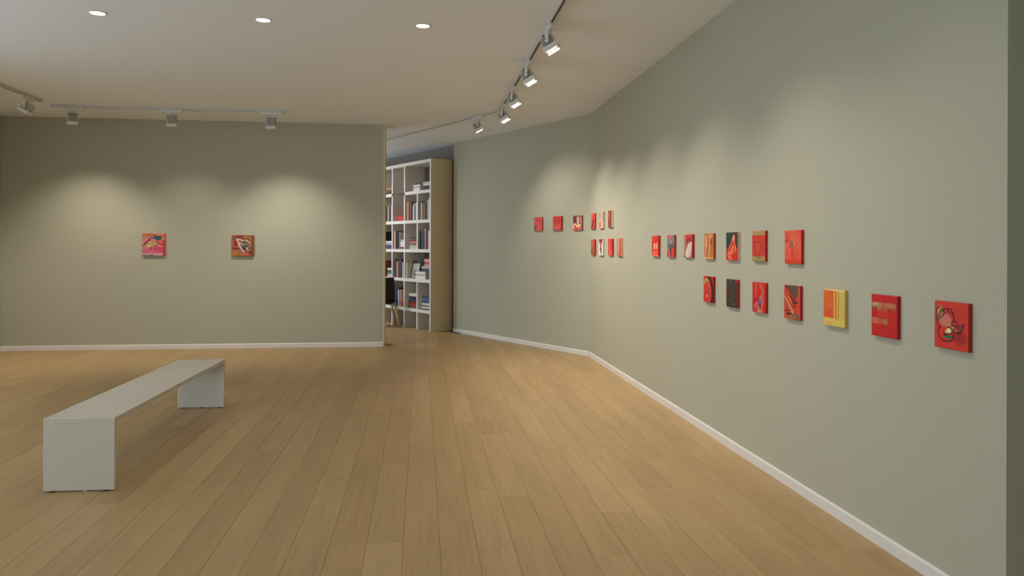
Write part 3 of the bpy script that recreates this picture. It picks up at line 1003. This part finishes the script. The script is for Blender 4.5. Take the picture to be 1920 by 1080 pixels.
def d_P4(p):
    p.streak((150, 96, 40), 7, 3, .5); p.rect(.0, .5, .12, .9, (206, 80, 60), .05)
    p.line([(.16, .15), (.2, .5), (.14, .95)], .16, (226, 150, 122)); p.line([(.4, .15), (.32, .5), (.3, .6)], .11, (222, 146, 126)); p.rect(.48, .2, .62, .4, (190, 62, 48), .04)
    p.line([(.66, .2), (.6, .5), (.55, .7), (.48, .92)], .09, (236, 160, 120)); p.ell(.7, .12, .1, .08, (234, 150, 120)); p.rect(.72, .2, .84, .42, (92, 54, 20), .05)
    p.line([(.78, .5), (.74, .7), (.7, .9)], .12, (200, 96, 80)); p.line([(.32, .58), (.28, .9)], .07, (120, 90, 40)); p.line([(.05, .97), (.95, .99)], .08, (236, 170, 110)); p.line([(.4, .4), (.42, .6)], .06, (140, 66, 40))
def d_P5(p):
    p.rect(0, 0, 1, .6, (48, 62, 54), .05); p.streak((28, 70, 56), 4, 3, .5); p.rect(0, .7, 1, 1, (206, 46, 36), .08, 1, .1)
    p.poly([(.58, .12), (.76, .1), (.8, .4), (.98, .62), (.95, 1), (.05, 1), (.2, .62), (.45, .36)], (206, 48, 38))
    p.poly([(.56, .2), (.66, .08), (.76, .12), (.72, .26), (.5, .34)], (222, 156, 148)); p.line([(.72, .22), (.72, .4), (.84, .58), (.86, .7)], .06, (236, 130, 106)); p.line([(.52, .34), (.34, .5), (.22, .64), (.24, .74)], .06, (226, 110, 90))
    p.line([(.62, .5), (.5, .62), (.42, .72), (.38, .86), (.46, .96)], .07, (244, 160, 104)); p.line([(.74, .56), (.66, .68), (.5, .74)], .05, (240, 150, 100)); p.line([(.3, .74), (.2, .8), (.26, .95)], .07, (240, 140, 110))
    p.rect(.96, 0, 1, 1, (150, 30, 50), .03)
def d_P6(p):
    p.rect(0, 0, 1, .14, (158, 146, 84), .03, 1, .04); p.rect(0, .84, 1, 1, (158, 146, 84), .03, 1, .04); p.rect(.1, .26, .98, .8, (206, 66, 48), .06, .8)
    k = (132, 56, 38)
    p.line([(.2, .3), (.22, .6), (.3, .78), (.42, .84)], .045, k); p.line([(.26, .4), (.45, .36), (.62, .42), (.66, .6), (.56, .72), (.5, .84)], .045, k)
    p.line([(.68, .28), (.74, .45), (.8, .6), (.76, .7)], .045, k); p.line([(.95, .36), (.86, .46), (.84, .66), (.7, .72)], .04, k); p.line([(.45, .88), (.62, .9), (.7, .88)], .04, (110, 90, 50))
    p.line([(0, .02), (1, .01)], .03, (196, 120, 80))
def d_P7(p):
    p.streak((232, 106, 84), 6, 4, .6, .3); p.rect(.1, .05, .95, .55, (222, 100, 78), .2, .6); p.ell(.44, .42, .16, .12, (172, 96, 62), .4, 1, -.6)
    p.line([(.02, .33), (.2, .32)], .04, (168, 60, 44)); p.line([(.2, .22), (.22, .34)], .05, (150, 40, 30)); p.line([(.02, .42), (.22, .48)], .04, (226, 120, 90)); p.line([(.55, .3), (.6, .45), (.8, .5)], .04, (234, 140, 106))
    p.line([(.35, .55), (.38, .88)], .03, (232, 110, 90)); p.line([(.48, .55), (.46, .8)], .035, (190, 44, 34)); p.line([(.15, .6), (.15, .78)], .03, (190, 50, 40)); p.rect(0, .88, 1, 1, (214, 56, 36), .08, .8)
    p.line([(.6, .5), (.75, .44)], .03, (180, 66, 46))
def d_L1(p):
    p.line([(.55, 0), (.85, .3), (.92, .7), (.86, 1)], .22, (48, 26, 26)); p.poly([(.05, .22), (.25, .07), (.5, .08), (.66, .2), (.3, .24), (.05, .36)], (182, 158, 92)); p.ell(.32, .15, .2, .06, (150, 156, 84))
    p.ell(.42, .6, .4, .4, (208, 52, 42), .2, .8); p.line([(.5, .24), (.56, .4)], .05, (232, 130, 110)); p.line([(.44, .42), (.46, .54), (.56, .5)], .06, (112, 90, 60)); p.ell(.38, .76, .08, .05, (242, 150, 136)); p.line([(.3, .6), (.5, .68), (.6, .74)], .05, (150, 60, 50))
    p.ell(.66, .9, .06, .03, (236, 110, 100)); p.line([(.68, .25), (.8, .5), (.8, .8)], .05, (200, 90, 60)); p.line([(.15, .6), (.2, .85)], .05, (150, 60, 40)); p.ell(.66, .42, .05, .03, (236, 96, 80))
def d_L2(p):
    p.streak((92, 40, 38), 8, 5, .6, .45); p.streak((64, 66, 54), 6, 7, .6, .5); p.line([(.7, .1), (.72, .6)], .14, (60, 58, 64)); p.line([(.38, .05), (.4, .12)], .05, (160, 140, 136)); p.rect(.85, 0, 1, .1, (190, 40, 34), .03)
    p.line([(.5, .5), (.42, .75), (.5, .95)], .08, (84, 70, 58)); p.line([(.68, .85), (.7, .9)], .06, (190, 120, 120)); p.line([(.2, .35), (.16, .5)], .1, (104, 44, 40)); p.line([(.85, .7), (.8, .95)], .1, (44, 56, 42))
def d_L3(p):
    p.streak((190, 34, 40), 5, 3, .5); p.line([(.3, .05), (.27, .25), (.32, .38)], .07, (206, 112, 60)); p.line([(.62, .06), (.74, .2), (.8, .34), (.76, .5), (.62, .6)], .09, (182, 122, 96)); p.poly([(.58, .48), (.78, .36), (.84, .5), (.7, .62), (.52, .6)], (176, 104, 116))
    p.poly([(.42, .66), (.6, .56), (.72, .58), (.66, .7), (.5, .78)], (120, 110, 156)); p.line([(.5, .58), (.58, .68), (.52, .76)], .06, (70, 66, 120)); p.line([(.12, .62), (.3, .55), (.48, .54)], .05, (136, 30, 30)); p.line([(.14, .62), (.12, .74)], .06, (150, 30, 26))
    p.line([(.36, .7), (.24, .78), (.2, .84)], .07, (206, 120, 96)); p.line([(.82, .58), (.78, .76), (.68, .9), (.58, .82)], .06, (196, 140, 84)); p.line([(.6, .72), (.64, .88), (.7, .93)], .06, (84, 36, 30)); p.ell(.45, .84, .12, .08, (190, 96, 96)); p.ell(.6, .96, .2, .06, (206, 140, 90))
    p.line([(.06, .85), (.1, .95)], .08, (120, 70, 90)); p.ell(.22, .92, .12, .06, (214, 40, 50)); p.line([(.5, .36), (.56, .42)], .06, (140, 26, 26)); p.line([(.88, .1), (.9, .6)], .05, (206, 60, 46))
def d_L4(p):
    p.poly([(.05, 0), (.95, 0), (.92, .3), (.74, .34), (.4, .12)], (88, 80, 72)); p.line([(.12, .05), (.4, .12), (.72, .35)], .1, (110, 60, 44)); p.streak((176, 50, 40), 5, 5, .4); p.line([(.3, .18), (.55, .3), (.8, .5)], .06, (120, 66, 56))
    p.poly([(0, .32), (.14, .36), (.42, .6), (.6, .72), (.5, .76), (.34, .64)], (166, 156, 96)); p.line([(.4, .3), (.56, .42), (.62, .5), (.86, .48)], .07, (92, 44, 30)); p.line([(.3, .34), (.48, .48)], .05, (226, 110, 70)); p.line([(.5, .36), (.66, .52)], .05, (70, 40, 30))
    p.line([(.05, .76), (.34, .76)], .045, (100, 44, 34)); p.rect(.3, .82, .98, .96, (132, 104, 72), .05, 1, .1); p.line([(.2, .86), (.45, .84)], .07, (70, 50, 36)); p.ell(.55, .78, .07, .03, (226, 170, 140)); p.line([(.6, .62), (.75, .6)], .05, (120, 40, 30)); p.line([(.86, .84), (.86, .98)], .06, (96, 70, 44))
    p.line([(.05, .98), (.6, .97)], .05, (190, 90, 60)); p.line([(.94, .1), (.92, .8)], .08, (206, 84, 52))
def d_L5(p):
    p.rect(0, -.1, .5, .78, (218, 100, 44), .02, 1, .02); p.rect(.03, .5, .48, .76, (216, 78, 40), .12, .8); p.streak((222, 132, 60), 3, 6, .25); p.rect(.52, -.1, .72, .8, (222, 160, 72), .03)
    p.line([(.6, 0), (.61, .8)], .045, (168, 104, 40)); p.line([(.7, 0), (.74, .2), (.72, .8)], .035, (176, 118, 48)); p.rect(.78, 0, 1, 1, (208, 178, 92), .05); p.rect(0, .8, 1, 1, (214, 190, 88), .02); p.ell(.25, .92, .2, .05, (224, 166, 80)); p.line([(.66, .02), (.66, .78)], .02, (240, 190, 100))
    p.rect(0, 0, 1, .03, (240, 208, 140), .02)
def d_L6(p):
    p.rect(0, .18, .97, .34, (176, 140, 96), .02, 1, .05); p.rect(.2, .34, .64, .4, (182, 128, 88), .02); p.rect(.26, .38, .64, .54, (200, 66, 50), .03); p.rect(0, .56, .64, .7, (170, 128, 82), .02, 1, .03); p.ell(.2, .63, .24, .035, (206, 90, 70), .4)
    for x, y in ((.06, .3), (.12, .32), (.18, .3), (.24, .31)): p.line([(x, y - .02), (x + .01, y + .06)], .03, DRED)
    for x in (.66, .72, .78, .85, .92): p.line([(x, .3), (x + .01, .38)], .025, (130, 44, 34))
    p.rect(.02, .36, .16, .54, (190, 28, 34), .03); p.rect(.2, .36, .27, .54, (200, 24, 44), .03); p.line([(.1, .25), (.18, .22)], .05, (196, 172, 140)); p.line([(.75, .28), (.95, .24)], .03, (206, 170, 120)); p.streak((188, 30, 34), 6, 3, .35)
def d_L7(p):
    p.rect(.6, .05, 1, .4, (190, 56, 46), .3, .6); p.ell(.78, .74, .18, .14, (160, 40, 34), .9)
    p.ell(.33, .40, .2, .13, (204, 120, 106), .5); p.ell(.17, .2, .1, .12, (198, 134, 76), .5); p.ell(.5, .53, .16, .07, (196, 130, 84), .6, 1, .4); p.line([(.14, .42), (.15, .3), (.24, .17)], .05, (80, 96, 66)); p.ell(.26, .18, .04, .03, (60, 90, 74))
    k = (46, 24, 28)
    p.line([(.18, .12), (.1, .15), (.06, .26), (.08, .4), (.14, .53), (.21, .56)], .026, k); p.line([(.16, .56), (.13, .68), (.18, .78), (.3, .835), (.46, .83), (.62, .75)], .026, k)
    p.line([(.18, .35), (.26, .31), (.31, .24), (.27, .19), (.36, .16), (.42, .14), (.44, .2), (.4, .22)], .026, k); p.line([(.44, .2), (.5, .15), (.53, .19), (.48, .25), (.54, .2), (.57, .24), (.52, .3)], .024, k); p.line([(.57, .22), (.6, .32), (.58, .4), (.53, .44)], .028, k)
    p.line([(.58, .39), (.68, .42), (.75, .5), (.78, .52)], .024, k); p.line([(.53, .49), (.66, .5), (.74, .56)], .03, k); p.line([(.88, .44), (.8, .49), (.74, .5)], .024, k); p.line([(.88, .45), (.82, .58), (.75, .63), (.66, .63)], .03, k); p.ell(.78, .54, .05, .04, (120, 80, 96), .6)
    p.line([(.4, .55), (.48, .54), (.54, .6), (.52, .66), (.42, .68), (.3, .66)], .032, k); p.line([(.6, .56), (.59, .68), (.53, .74), (.3, .71)], .034, k)
    p.ell(.45, .61, .075, .055, (240, 214, 150), .3); p.ell(.38, .64, .05, .03, (240, 190, 130), .4); p.ell(.42, .75, .13, .028, (34, 112, 84), .4)
def d_B1(p):
    p.poly([(0, .55), (.32, .4), (.3, 1), (0, 1)], (168, 74, 48)); p.line([(.35, .55), (.1, .95)], .1, (122, 44, 30)); p.rect(.36, .3, .62, 1, (196, 92, 52), .1, .7); p.rect(.4, .18, .68, .27, (60, 26, 22), .03); p.streak((220, 88, 70), 4, 3, .3)
def d_B2(p):
    p.rect(.1, .5, .8, 1, (206, 80, 62), .25, .8); p.line([(.1, .72), (.7, .72)], .02, (226, 130, 106)); p.line([(.1, .82), (.7, .82)], .02, (226, 130, 106)); p.line([(.74, .55), (.74, .98)], .07, (204, 104, 56))
def d_B3(p):
    p.rect(0, 0, .45, .5, (120, 36, 38), .04); p.rect(.6, .1, 1, .5, (190, 112, 122), .05); p.rect(.2, 0, .8, .12, (110, 84, 50), .04); p.rect(0, .6, 1, 1, (204, 84, 62), .1); p.line([(.55, .15), (.52, .35), (.6, .6)], .18, (214, 190, 150))
    p.line([(.08, .85), (.12, .55), (.35, .62), (.45, .75)], .1, (236, 208, 164)); p.line([(.95, .5), (.78, .66), (.5, .74), (.8, .84)], .1, (236, 208, 164)); p.line([(.1, .5), (.35, .48)], .05, (120, 44, 50)); p.line([(.95, .55), (.7, .52)], .06, (84, 40, 50)); p.rect(.3, .8, .8, .88, (190, 70, 46), .03)
def d_A1(p):
    p.line([(.6, .5), (.3, .85), (.1, .98)], .3, (92, 32, 24)); p.line([(.2, .3), (.3, .6)], .15, (234, 130, 100)); p.line([(.1, .4), (.3, .7)], .1, (180, 40, 40)); p.rect(.05, 0, 1, .1, (236, 96, 66), .1)
def d_A2(p):
    p.rect(0, 0, .5, .35, (140, 164, 130), .1); p.rect(.1, .2, .45, .5, (146, 160, 134), .2, .8); p.rect(.05, .6, .5, .95, (216, 112, 72), .15); p.line([(.85, .05), (.7, .5), (.6, .95)], .12, (206, 100, 84)); p.line([(.98, .05), (.9, .9)], .07, (200, 110, 90)); p.line([(.5, .4), (.75, .9)], .12, (240, 200, 170)); p.ell(.6, .95, .2, .05, (246, 200, 160))
def d_A3(p):
    p.line([(.35, .2), (.35, .5)], .16, (206, 130, 100)); p.rect(0, .3, .3, .75, (112, 44, 30), .08); p.rect(.5, 0, .8, 1, (130, 54, 30), .1, .7); p.line([(.15, .1), (.2, .9)], .08, (190, 84, 70)); p.rect(.4, .88, 1, 1, (110, 78, 52), .05); p.rect(.9, 0, 1, 1, (220, 180, 150), .03)
def d_A4(p):
    p.line([(.45, .1), (.4, .35), (.3, .5)], .22, (226, 140, 110)); p.line([(.25, .2), (.2, .5), (.35, .6)], .16, (110, 50, 30)); p.rect(.4, .5, .8, 1, (148, 112, 56), .12); p.rect(.1, .6, .35, .9, (150, 40, 30), .1); p.line([(.1, .06), (.5, .06)], .1, (170, 92, 50))
def d_A5(p):
    p.poly([(.1, 0), (1, 0), (.8, .2), (.6, .45), (.35, .3), (.1, .2)], (130, 42, 30)); p.line([(.5, .4), (.4, .5), (.55, .62), (.6, .8)], .14, (90, 32, 26)); p.line([(.35, .55), (.45, .75)], .1, (120, 50, 40)); p.line([(.7, .5), (.65, .95)], .09, (104, 60, 44)); p.streak((240, 230, 214), 4, 6, .3)
def d_A6(p):
    p.line([(.4, .3), (.4, .9)], .14, (236, 110, 84)); p.line([(.6, .1), (.6, .8)], .12, (190, 36, 34)); p.rect(.5, .75, .9, 1, (226, 100, 70), .15); p.line([(.9, .1), (.92, .6)], .1, (180, 30, 36))
def d_A7(p):
    p.line([(.35, .1), (.3, .4), (.25, .6), (.2, .95)], .2, (238, 180, 150)); p.line([(.1, .1), (.15, .4)], .14, (120, 50, 50)); p.line([(.08, .6), (.15, .95)], .16, (176, 56, 70)); p.rect(.55, 0, .95, 1, (206, 96, 60), .08); p.line([(.4, .7), (.5, 1)], .14, (160, 110, 60)); p.rect(.6, .55, .95, 1, (222, 76, 60), .1, .8)
def d_C1(p):
    p.rect(0, 0, 1, .16, (186, 96, 46), .08); p.rect(.5, 0, 1, .1, (228, 112, 78), .06); p.rect(0, .14, .5, .26, (176, 130, 120), .06); p.rect(0, .26, .2, .45, (220, 112, 96), .1); p.rect(.75, .3, 1, .7, (216, 96, 74), .12)
    p.rect(0, .6, 1, .9, (206, 96, 116), .08); p.streak((224, 130, 156), 9, 9, .4); p.ell(.72, .7, .24, .13, (206, 76, 92), .4); p.rect(.9, .3, 1, 1, (206, 52, 54), .04); p.rect(0, .9, .92, 1, (190, 160, 156), .03)
    p.poly([(.5, .08), (.9, .16), (.86, .26), (.66, .33), (.54, .22)], TEAL); p.line([(.52, .06), (.6, .12), (.85, .16)], .04, (24, 62, 56))
    p.poly([(.14, .55), (.3, .36), (.5, .28), (.7, .42), (.55, .54), (.3, .62)], (206, 176, 120)); p.poly([(.2, .58), (.34, .46), (.6, .46), (.44, .6), (.28, .63)], (202, 196, 110)); p.line([(.36, .3), (.5, .36), (.64, .42)], .07, (222, 104, 78)); p.line([(.28, .5), (.36, .46), (.52, .46)], .03, (74, 92, 44))
    p.line([(.04, .56), (.14, .42), (.3, .28), (.4, .2), (.58, .22)], .045, (74, 44, 66)); p.line([(.1, .52), (.24, .4), (.34, .3)], .03, (96, 52, 60)); p.line([(.36, .62), (.5, .55), (.66, .53), (.8, .56)], .03, (120, 40, 56)); p.line([(.66, .36), (.7, .42), (.84, .5)], .035, (56, 44, 24)); p.line([(.7, .53), (.88, .6)], .03, (230, 190, 170))
    p.line([(.36, .64), (.4, .7)], .07, (150, 66, 84)); p.ell(.06, .82, .03, .02, (80, 50, 60)); p.ell(.44, .94, .04, .015, (70, 60, 66)); p.line([(0, .98), (.5, .98)], .03, (110, 100, 92))
def d_C2(p):
    p.rect(0, .7, .4, 1, (184, 112, 54), .12); p.streak((118, 56, 34), 6, 6, .5); p.rect(.25, 0, .55, .1, (112, 40, 44), .06); p.ell(.15, .4, .14, .16, (168, 48, 36), .5); p.line([(.06, .25), (.06, .45), (.14, .56), (.24, .54)], .035, (224, 120, 92)); p.line([(.1, .3), (.16, .42), (.14, .52)], .06, (126, 28, 22))
    p.poly([(.22, .2), (.5, .3), (.78, .4), (.7, .6), (.6, .8), (.4, .65), (.3, .45)], (134, 124, 106)); p.poly([(.5, .5), (.75, .45), (.7, .65), (.62, .75), (.5, .62)], (84, 78, 88)); p.line([(.5, .1), (.68, .07), (.86, .14), (.92, .24)], .04, (188, 126, 82)); p.ell(.68, .17, .18, .07, (128, 94, 52), .4)
    p.line([(.22, .2), (.34, .2), (.52, .28)], .05, (232, 210, 190)); p.line([(.22, .2), (.3, .34), (.32, .48), (.42, .62), (.56, .82)], .055, (228, 200, 184)); p.line([(.3, .34), (.46, .4)], .04, (220, 200, 184)); p.line([(.62, .24), (.72, .28), (.82, .36)], .05, (228, 206, 184)); p.line([(.34, .26), (.5, .34), (.74, .34)], .05, (76, 64, 48))
    p.line([(.68, .6), (.74, .7), (.8, .8)], .05, (232, 190, 168)); p.line([(.66, .58), (.64, .72)], .03, (206, 180, 170)); p.line([(.72, .56), (.88, .46)], .05, (164, 142, 84)); p.rect(.78, .55, .92, .75, (120, 98, 52), .1); p.line([(.48, .58), (.54, .68)], .05, (44, 36, 44)); p.line([(.58, .52), (.72, .48)], .05, (62, 56, 78)); p.line([(.62, .6), (.62, .72)], .05, (70, 44, 48))
    p.line([(.55, .88), (.72, .9), (.68, .96)], .09, (206, 80, 52)); p.line([(.36, .9), (.55, .94)], .05, (196, 130, 120)); p.line([(.06, .62), (.3, .64)], .07, (110, 40, 26)); p.line([(.8, .8), (.92, .82)], .1, (84, 50, 24)); p.rect(.93, .05, 1, 1, (124, 58, 40), .04)

def painting(name_label, pn, pp, ul, ur, vt, vb, design, base, n=48, t=.018, side=None, seed=1, grp=None, top=None):
    """ pp, pn: a point on the wall and the wall's outward normal; the pixel box gives the front face """
    q = pp - pn * t
    a = on_plane(ul, vt, q, pn); b = on_plane(ul, vb, q, pn); c = on_plane(ur, vt, q, pn)
    xdir = Vector((-pn.y, pn.x, 0)); xdir = -xdir if xdir.dot(c - a) < 0 else xdir
    wd = (c - a).dot(xdir); h = a.z - b.z
    P = Painter(n, base, seed)
    design(P)
    C = np.clip(P.c, 0, 255) / 255.0
    C = np.where(C <= .04045, C / 12.92, ((C + .055) / 1.055) ** 2.4)
    verts, cols, faces = [], [], []
    e = .0018
    for j in range(n + 1):
        for i in range(n + 1):
            edge = i in (0, n) or j in (0, n)
            verts.append((wd * i / n, e if edge else 0.0, h * (1 - j / n)))
            cols.append(tuple(C[j, i]))
    idx = lambda i, j: j * (n + 1) + i
    for j in range(n):
        for i in range(n):
            faces.append((idx(i, j), idx(i, j + 1), idx(i + 1, j + 1), idx(i + 1, j)))
    def sidecol(c0):
        return tuple(lin(side)) if side else c0
    def strip(ids):
        base_i = len(verts)
        for k in ids:
            x, y, z = verts[k]
            verts.append((x, y, z)); cols.append(sidecol(cols[k]))
            verts.append((x, t, z)); cols.append(sidecol(cols[k]))
        for k in range(len(ids) - 1):
            faces.append((base_i + 2 * k, base_i + 2 * k + 2, base_i + 2 * k + 3, base_i + 2 * k + 1))
    strip([idx(n, j) for j in range(n, -1, -1)])
    strip([idx(0, j) for j in range(n + 1)])
    strip([idx(i, n) for i in range(n + 1)])
    strip([idx(i, 0) for i in range(n, -1, -1)])
    me = bpy.data.meshes.new('painting')
    me.from_pydata(verts, [], faces); me.update()
    bm = bmesh.new(); bm.from_mesh(me); bmesh.ops.recalc_face_normals(bm, faces=bm.faces); bm.to_mesh(me); bm.free()
    at = me.attributes.new('paint', 'FLOAT_COLOR', 'POINT')
    at.data.foreach_set('color', np.array([c + (1,) for c in cols], np.float32).ravel())
    me.materials.append(M_PAINT)
    for pl_ in me.polygons[:n * n]: pl_.use_smooth = True
    o = obj('painting', me)
    o.location = (a.x, a.y, b.z)
    o.rotation_euler = (0, 0, math.atan2(xdir.y, xdir.x))
    tag(o, name_label, 'painting', grp)
    return wd, h
GA, GB, GC = 'small canvases on the right wall', 'small canvases on the angled wall', 'square canvases on the back partition'
wa = (nA, K)
A_LIST = [
 ('small red painting with two pale vertical bars, leftmost of the upper right row', 1222, 1234.7, 442.3, 480.4, d_P1, RED, (176, 50, 34)),
 ('grey and red painting with pale hooped shape, second in the upper right row', 1250.6, 1264, 441.3, 481.5, d_P2, (206, 60, 40), (170, 52, 36)),
 ('red painting with white slanting sail shape, third in the upper right row', 1282.2, 1297.9, 440, 482.6, d_P3, (190, 60, 54), (180, 28, 34)),
 ('ochre painting with pink vertical strokes and red side', 1320, 1337.4, 438.2, 485.3, d_P4, OCH, (190, 56, 34)),
 ('dark green painting with flame-like red and pink shape', 1361.3, 1383, 436, 487.6, d_P5, (190, 44, 36), (214, 168, 140)),
 ('red painting with olive bands at top and bottom', 1410, 1434.2, 433.6, 489, d_P6, (206, 50, 40), (176, 28, 34)),
 ('light red painting with faint brown marks, rightmost of the upper row', 1471, 1501.8, 432.4, 494.2, d_P7, (216, 66, 50), (184, 36, 28)),
 ('red painting with olive arc and dark curved band, leftmost of the lower row', 1319, 1336.9, 517.4, 565.2, d_L1, (204, 42, 36), (160, 34, 32)),
 ('near-black painting with a red right side, second in the lower row', 1361.6, 1382.4, 522.8, 574.4, d_L2, (58, 48, 42), (176, 34, 36)),
 ('red painting with lilac and pink figure strokes, third in the lower row', 1410.4, 1434.9, 528.3, 583.5, d_L3, (208, 40, 38), (176, 34, 30)),
 ('red painting with dark grey corner and green diagonal leaf', 1470, 1499.6, 533.8, 595.8, d_L4, (206, 64, 50), (180, 36, 34)),
 ('yellow painting with large orange block and thin vertical stripes', 1544, 1583.6, 541, 608.3, d_L5, YEL, (196, 160, 78)),
 ('red painting with two tan horizontal brush bands', 1633.7, 1681.6, 551, 627.6, d_L6, (196, 36, 36), (164, 30, 30)),
 ('red painting with black outlined curling figure, nearest on the right wall', 1752, 1815, 563.2, 649.3, d_L7, (208, 56, 44), (170, 48, 34)),
]
for i, (lb, ul, ur, vt, vb, ds, bs, sd) in enumerate(A_LIST):
    r = painting(lb, nA, K, ul, ur, vt, vb, ds, bs, 72 if ul > 1440 else 52, .02, sd, 20 + i, GA)
    print('painting', i, [round(x, 3) for x in r])
A_SMALL = [
 ('tiny bright red canvas with dark stroke, upper left of the cluster by the corner', 1108.3, 1115.2, 400.8, 430, d_A1, (226, 62, 46), (150, 60, 40)),
 ('tiny canvas of pale green and pink streaks, upper row by the corner', 1122.8, 1131.2, 397.8, 428.6, d_A2, (214, 176, 160), (200, 180, 160)),
 ('tiny dark brown-red canvas with pale side, upper row by the corner', 1140, 1147.5, 395.4, 427, d_A3, (136, 48, 34), (222, 200, 176)),
 ('tiny red and olive canvas, lower left of the cluster by the corner', 1108.3, 1115.2, 449.2, 478.2, d_A4, (196, 44, 38), (190, 40, 36)),
 ('tiny off-white canvas with dark red splash, lower row by the corner', 1122.2, 1130.4, 448.4, 478.8, d_A5, (224, 212, 192), (206, 196, 170)),
 ('tiny plain bright red canvas, lower row by the corner', 1140, 1148, 447.8, 478.9, d_A6, (214, 56, 54), (180, 40, 40)),
 ('tiny canvas of orange and pink vertical strips with cream side, lower row', 1156.7, 1165, 446.8, 480, d_A7, (214, 96, 66), (226, 190, 160)),
]
for i, (lb, ul, ur, vt, vb, ds, bs, sd) in enumerate(A_SMALL):
    r = painting(lb, nA, K, ul, ur, vt, vb, ds, bs, 36, .02, sd, 50 + i, GA)
    print('small', i, [round(x, 3) for x in r])
B_LIST = [
 ('small red canvas with a short dark bar, leftmost on the angled wall', 1001.1, 1016.6, 407.8, 433.2, d_B1, (206, 68, 54), (150, 36, 32)),
 ('small plain red canvas, middle one on the angled wall', 1036.7, 1053.2, 406, 432.6, d_B2, (196, 44, 34), (150, 32, 28)),
 ('small red canvas with cream sprawling figure, rightmost on the angled wall', 1074.4, 1091, 404.6, 432.2, d_B3, (176, 80, 76), (120, 60, 40)),
]
for i, (lb, ul, ur, vt, vb, ds, bs, sd) in enumerate(B_LIST):
    r = painting(lb, nB, K, ul, ur, vt, vb, ds, bs, 40, .02, sd, 60 + i, GB)
    print('B', i, [round(x, 3) for x in r])
for i, (lb, ul, ur, vt, vb, ds, bs, sd) in enumerate([
 ('square pink painting with teal patch on the back partition', 267, 308.6, 437.6, 479.5, d_C1, (214, 124, 104), (190, 60, 56)),
 ('square brown painting with white bird-like strokes on the back partition', 435, 475.6, 441, 480.6, d_C2, (150, 82, 52), (116, 56, 40))]):
    r = painting(lb, nC, C1, ul, ur, vt, vb, ds, bs, 64, .03, sd, 80 + i, GC)
    print('C', i, [round(x, 3) for x in r])
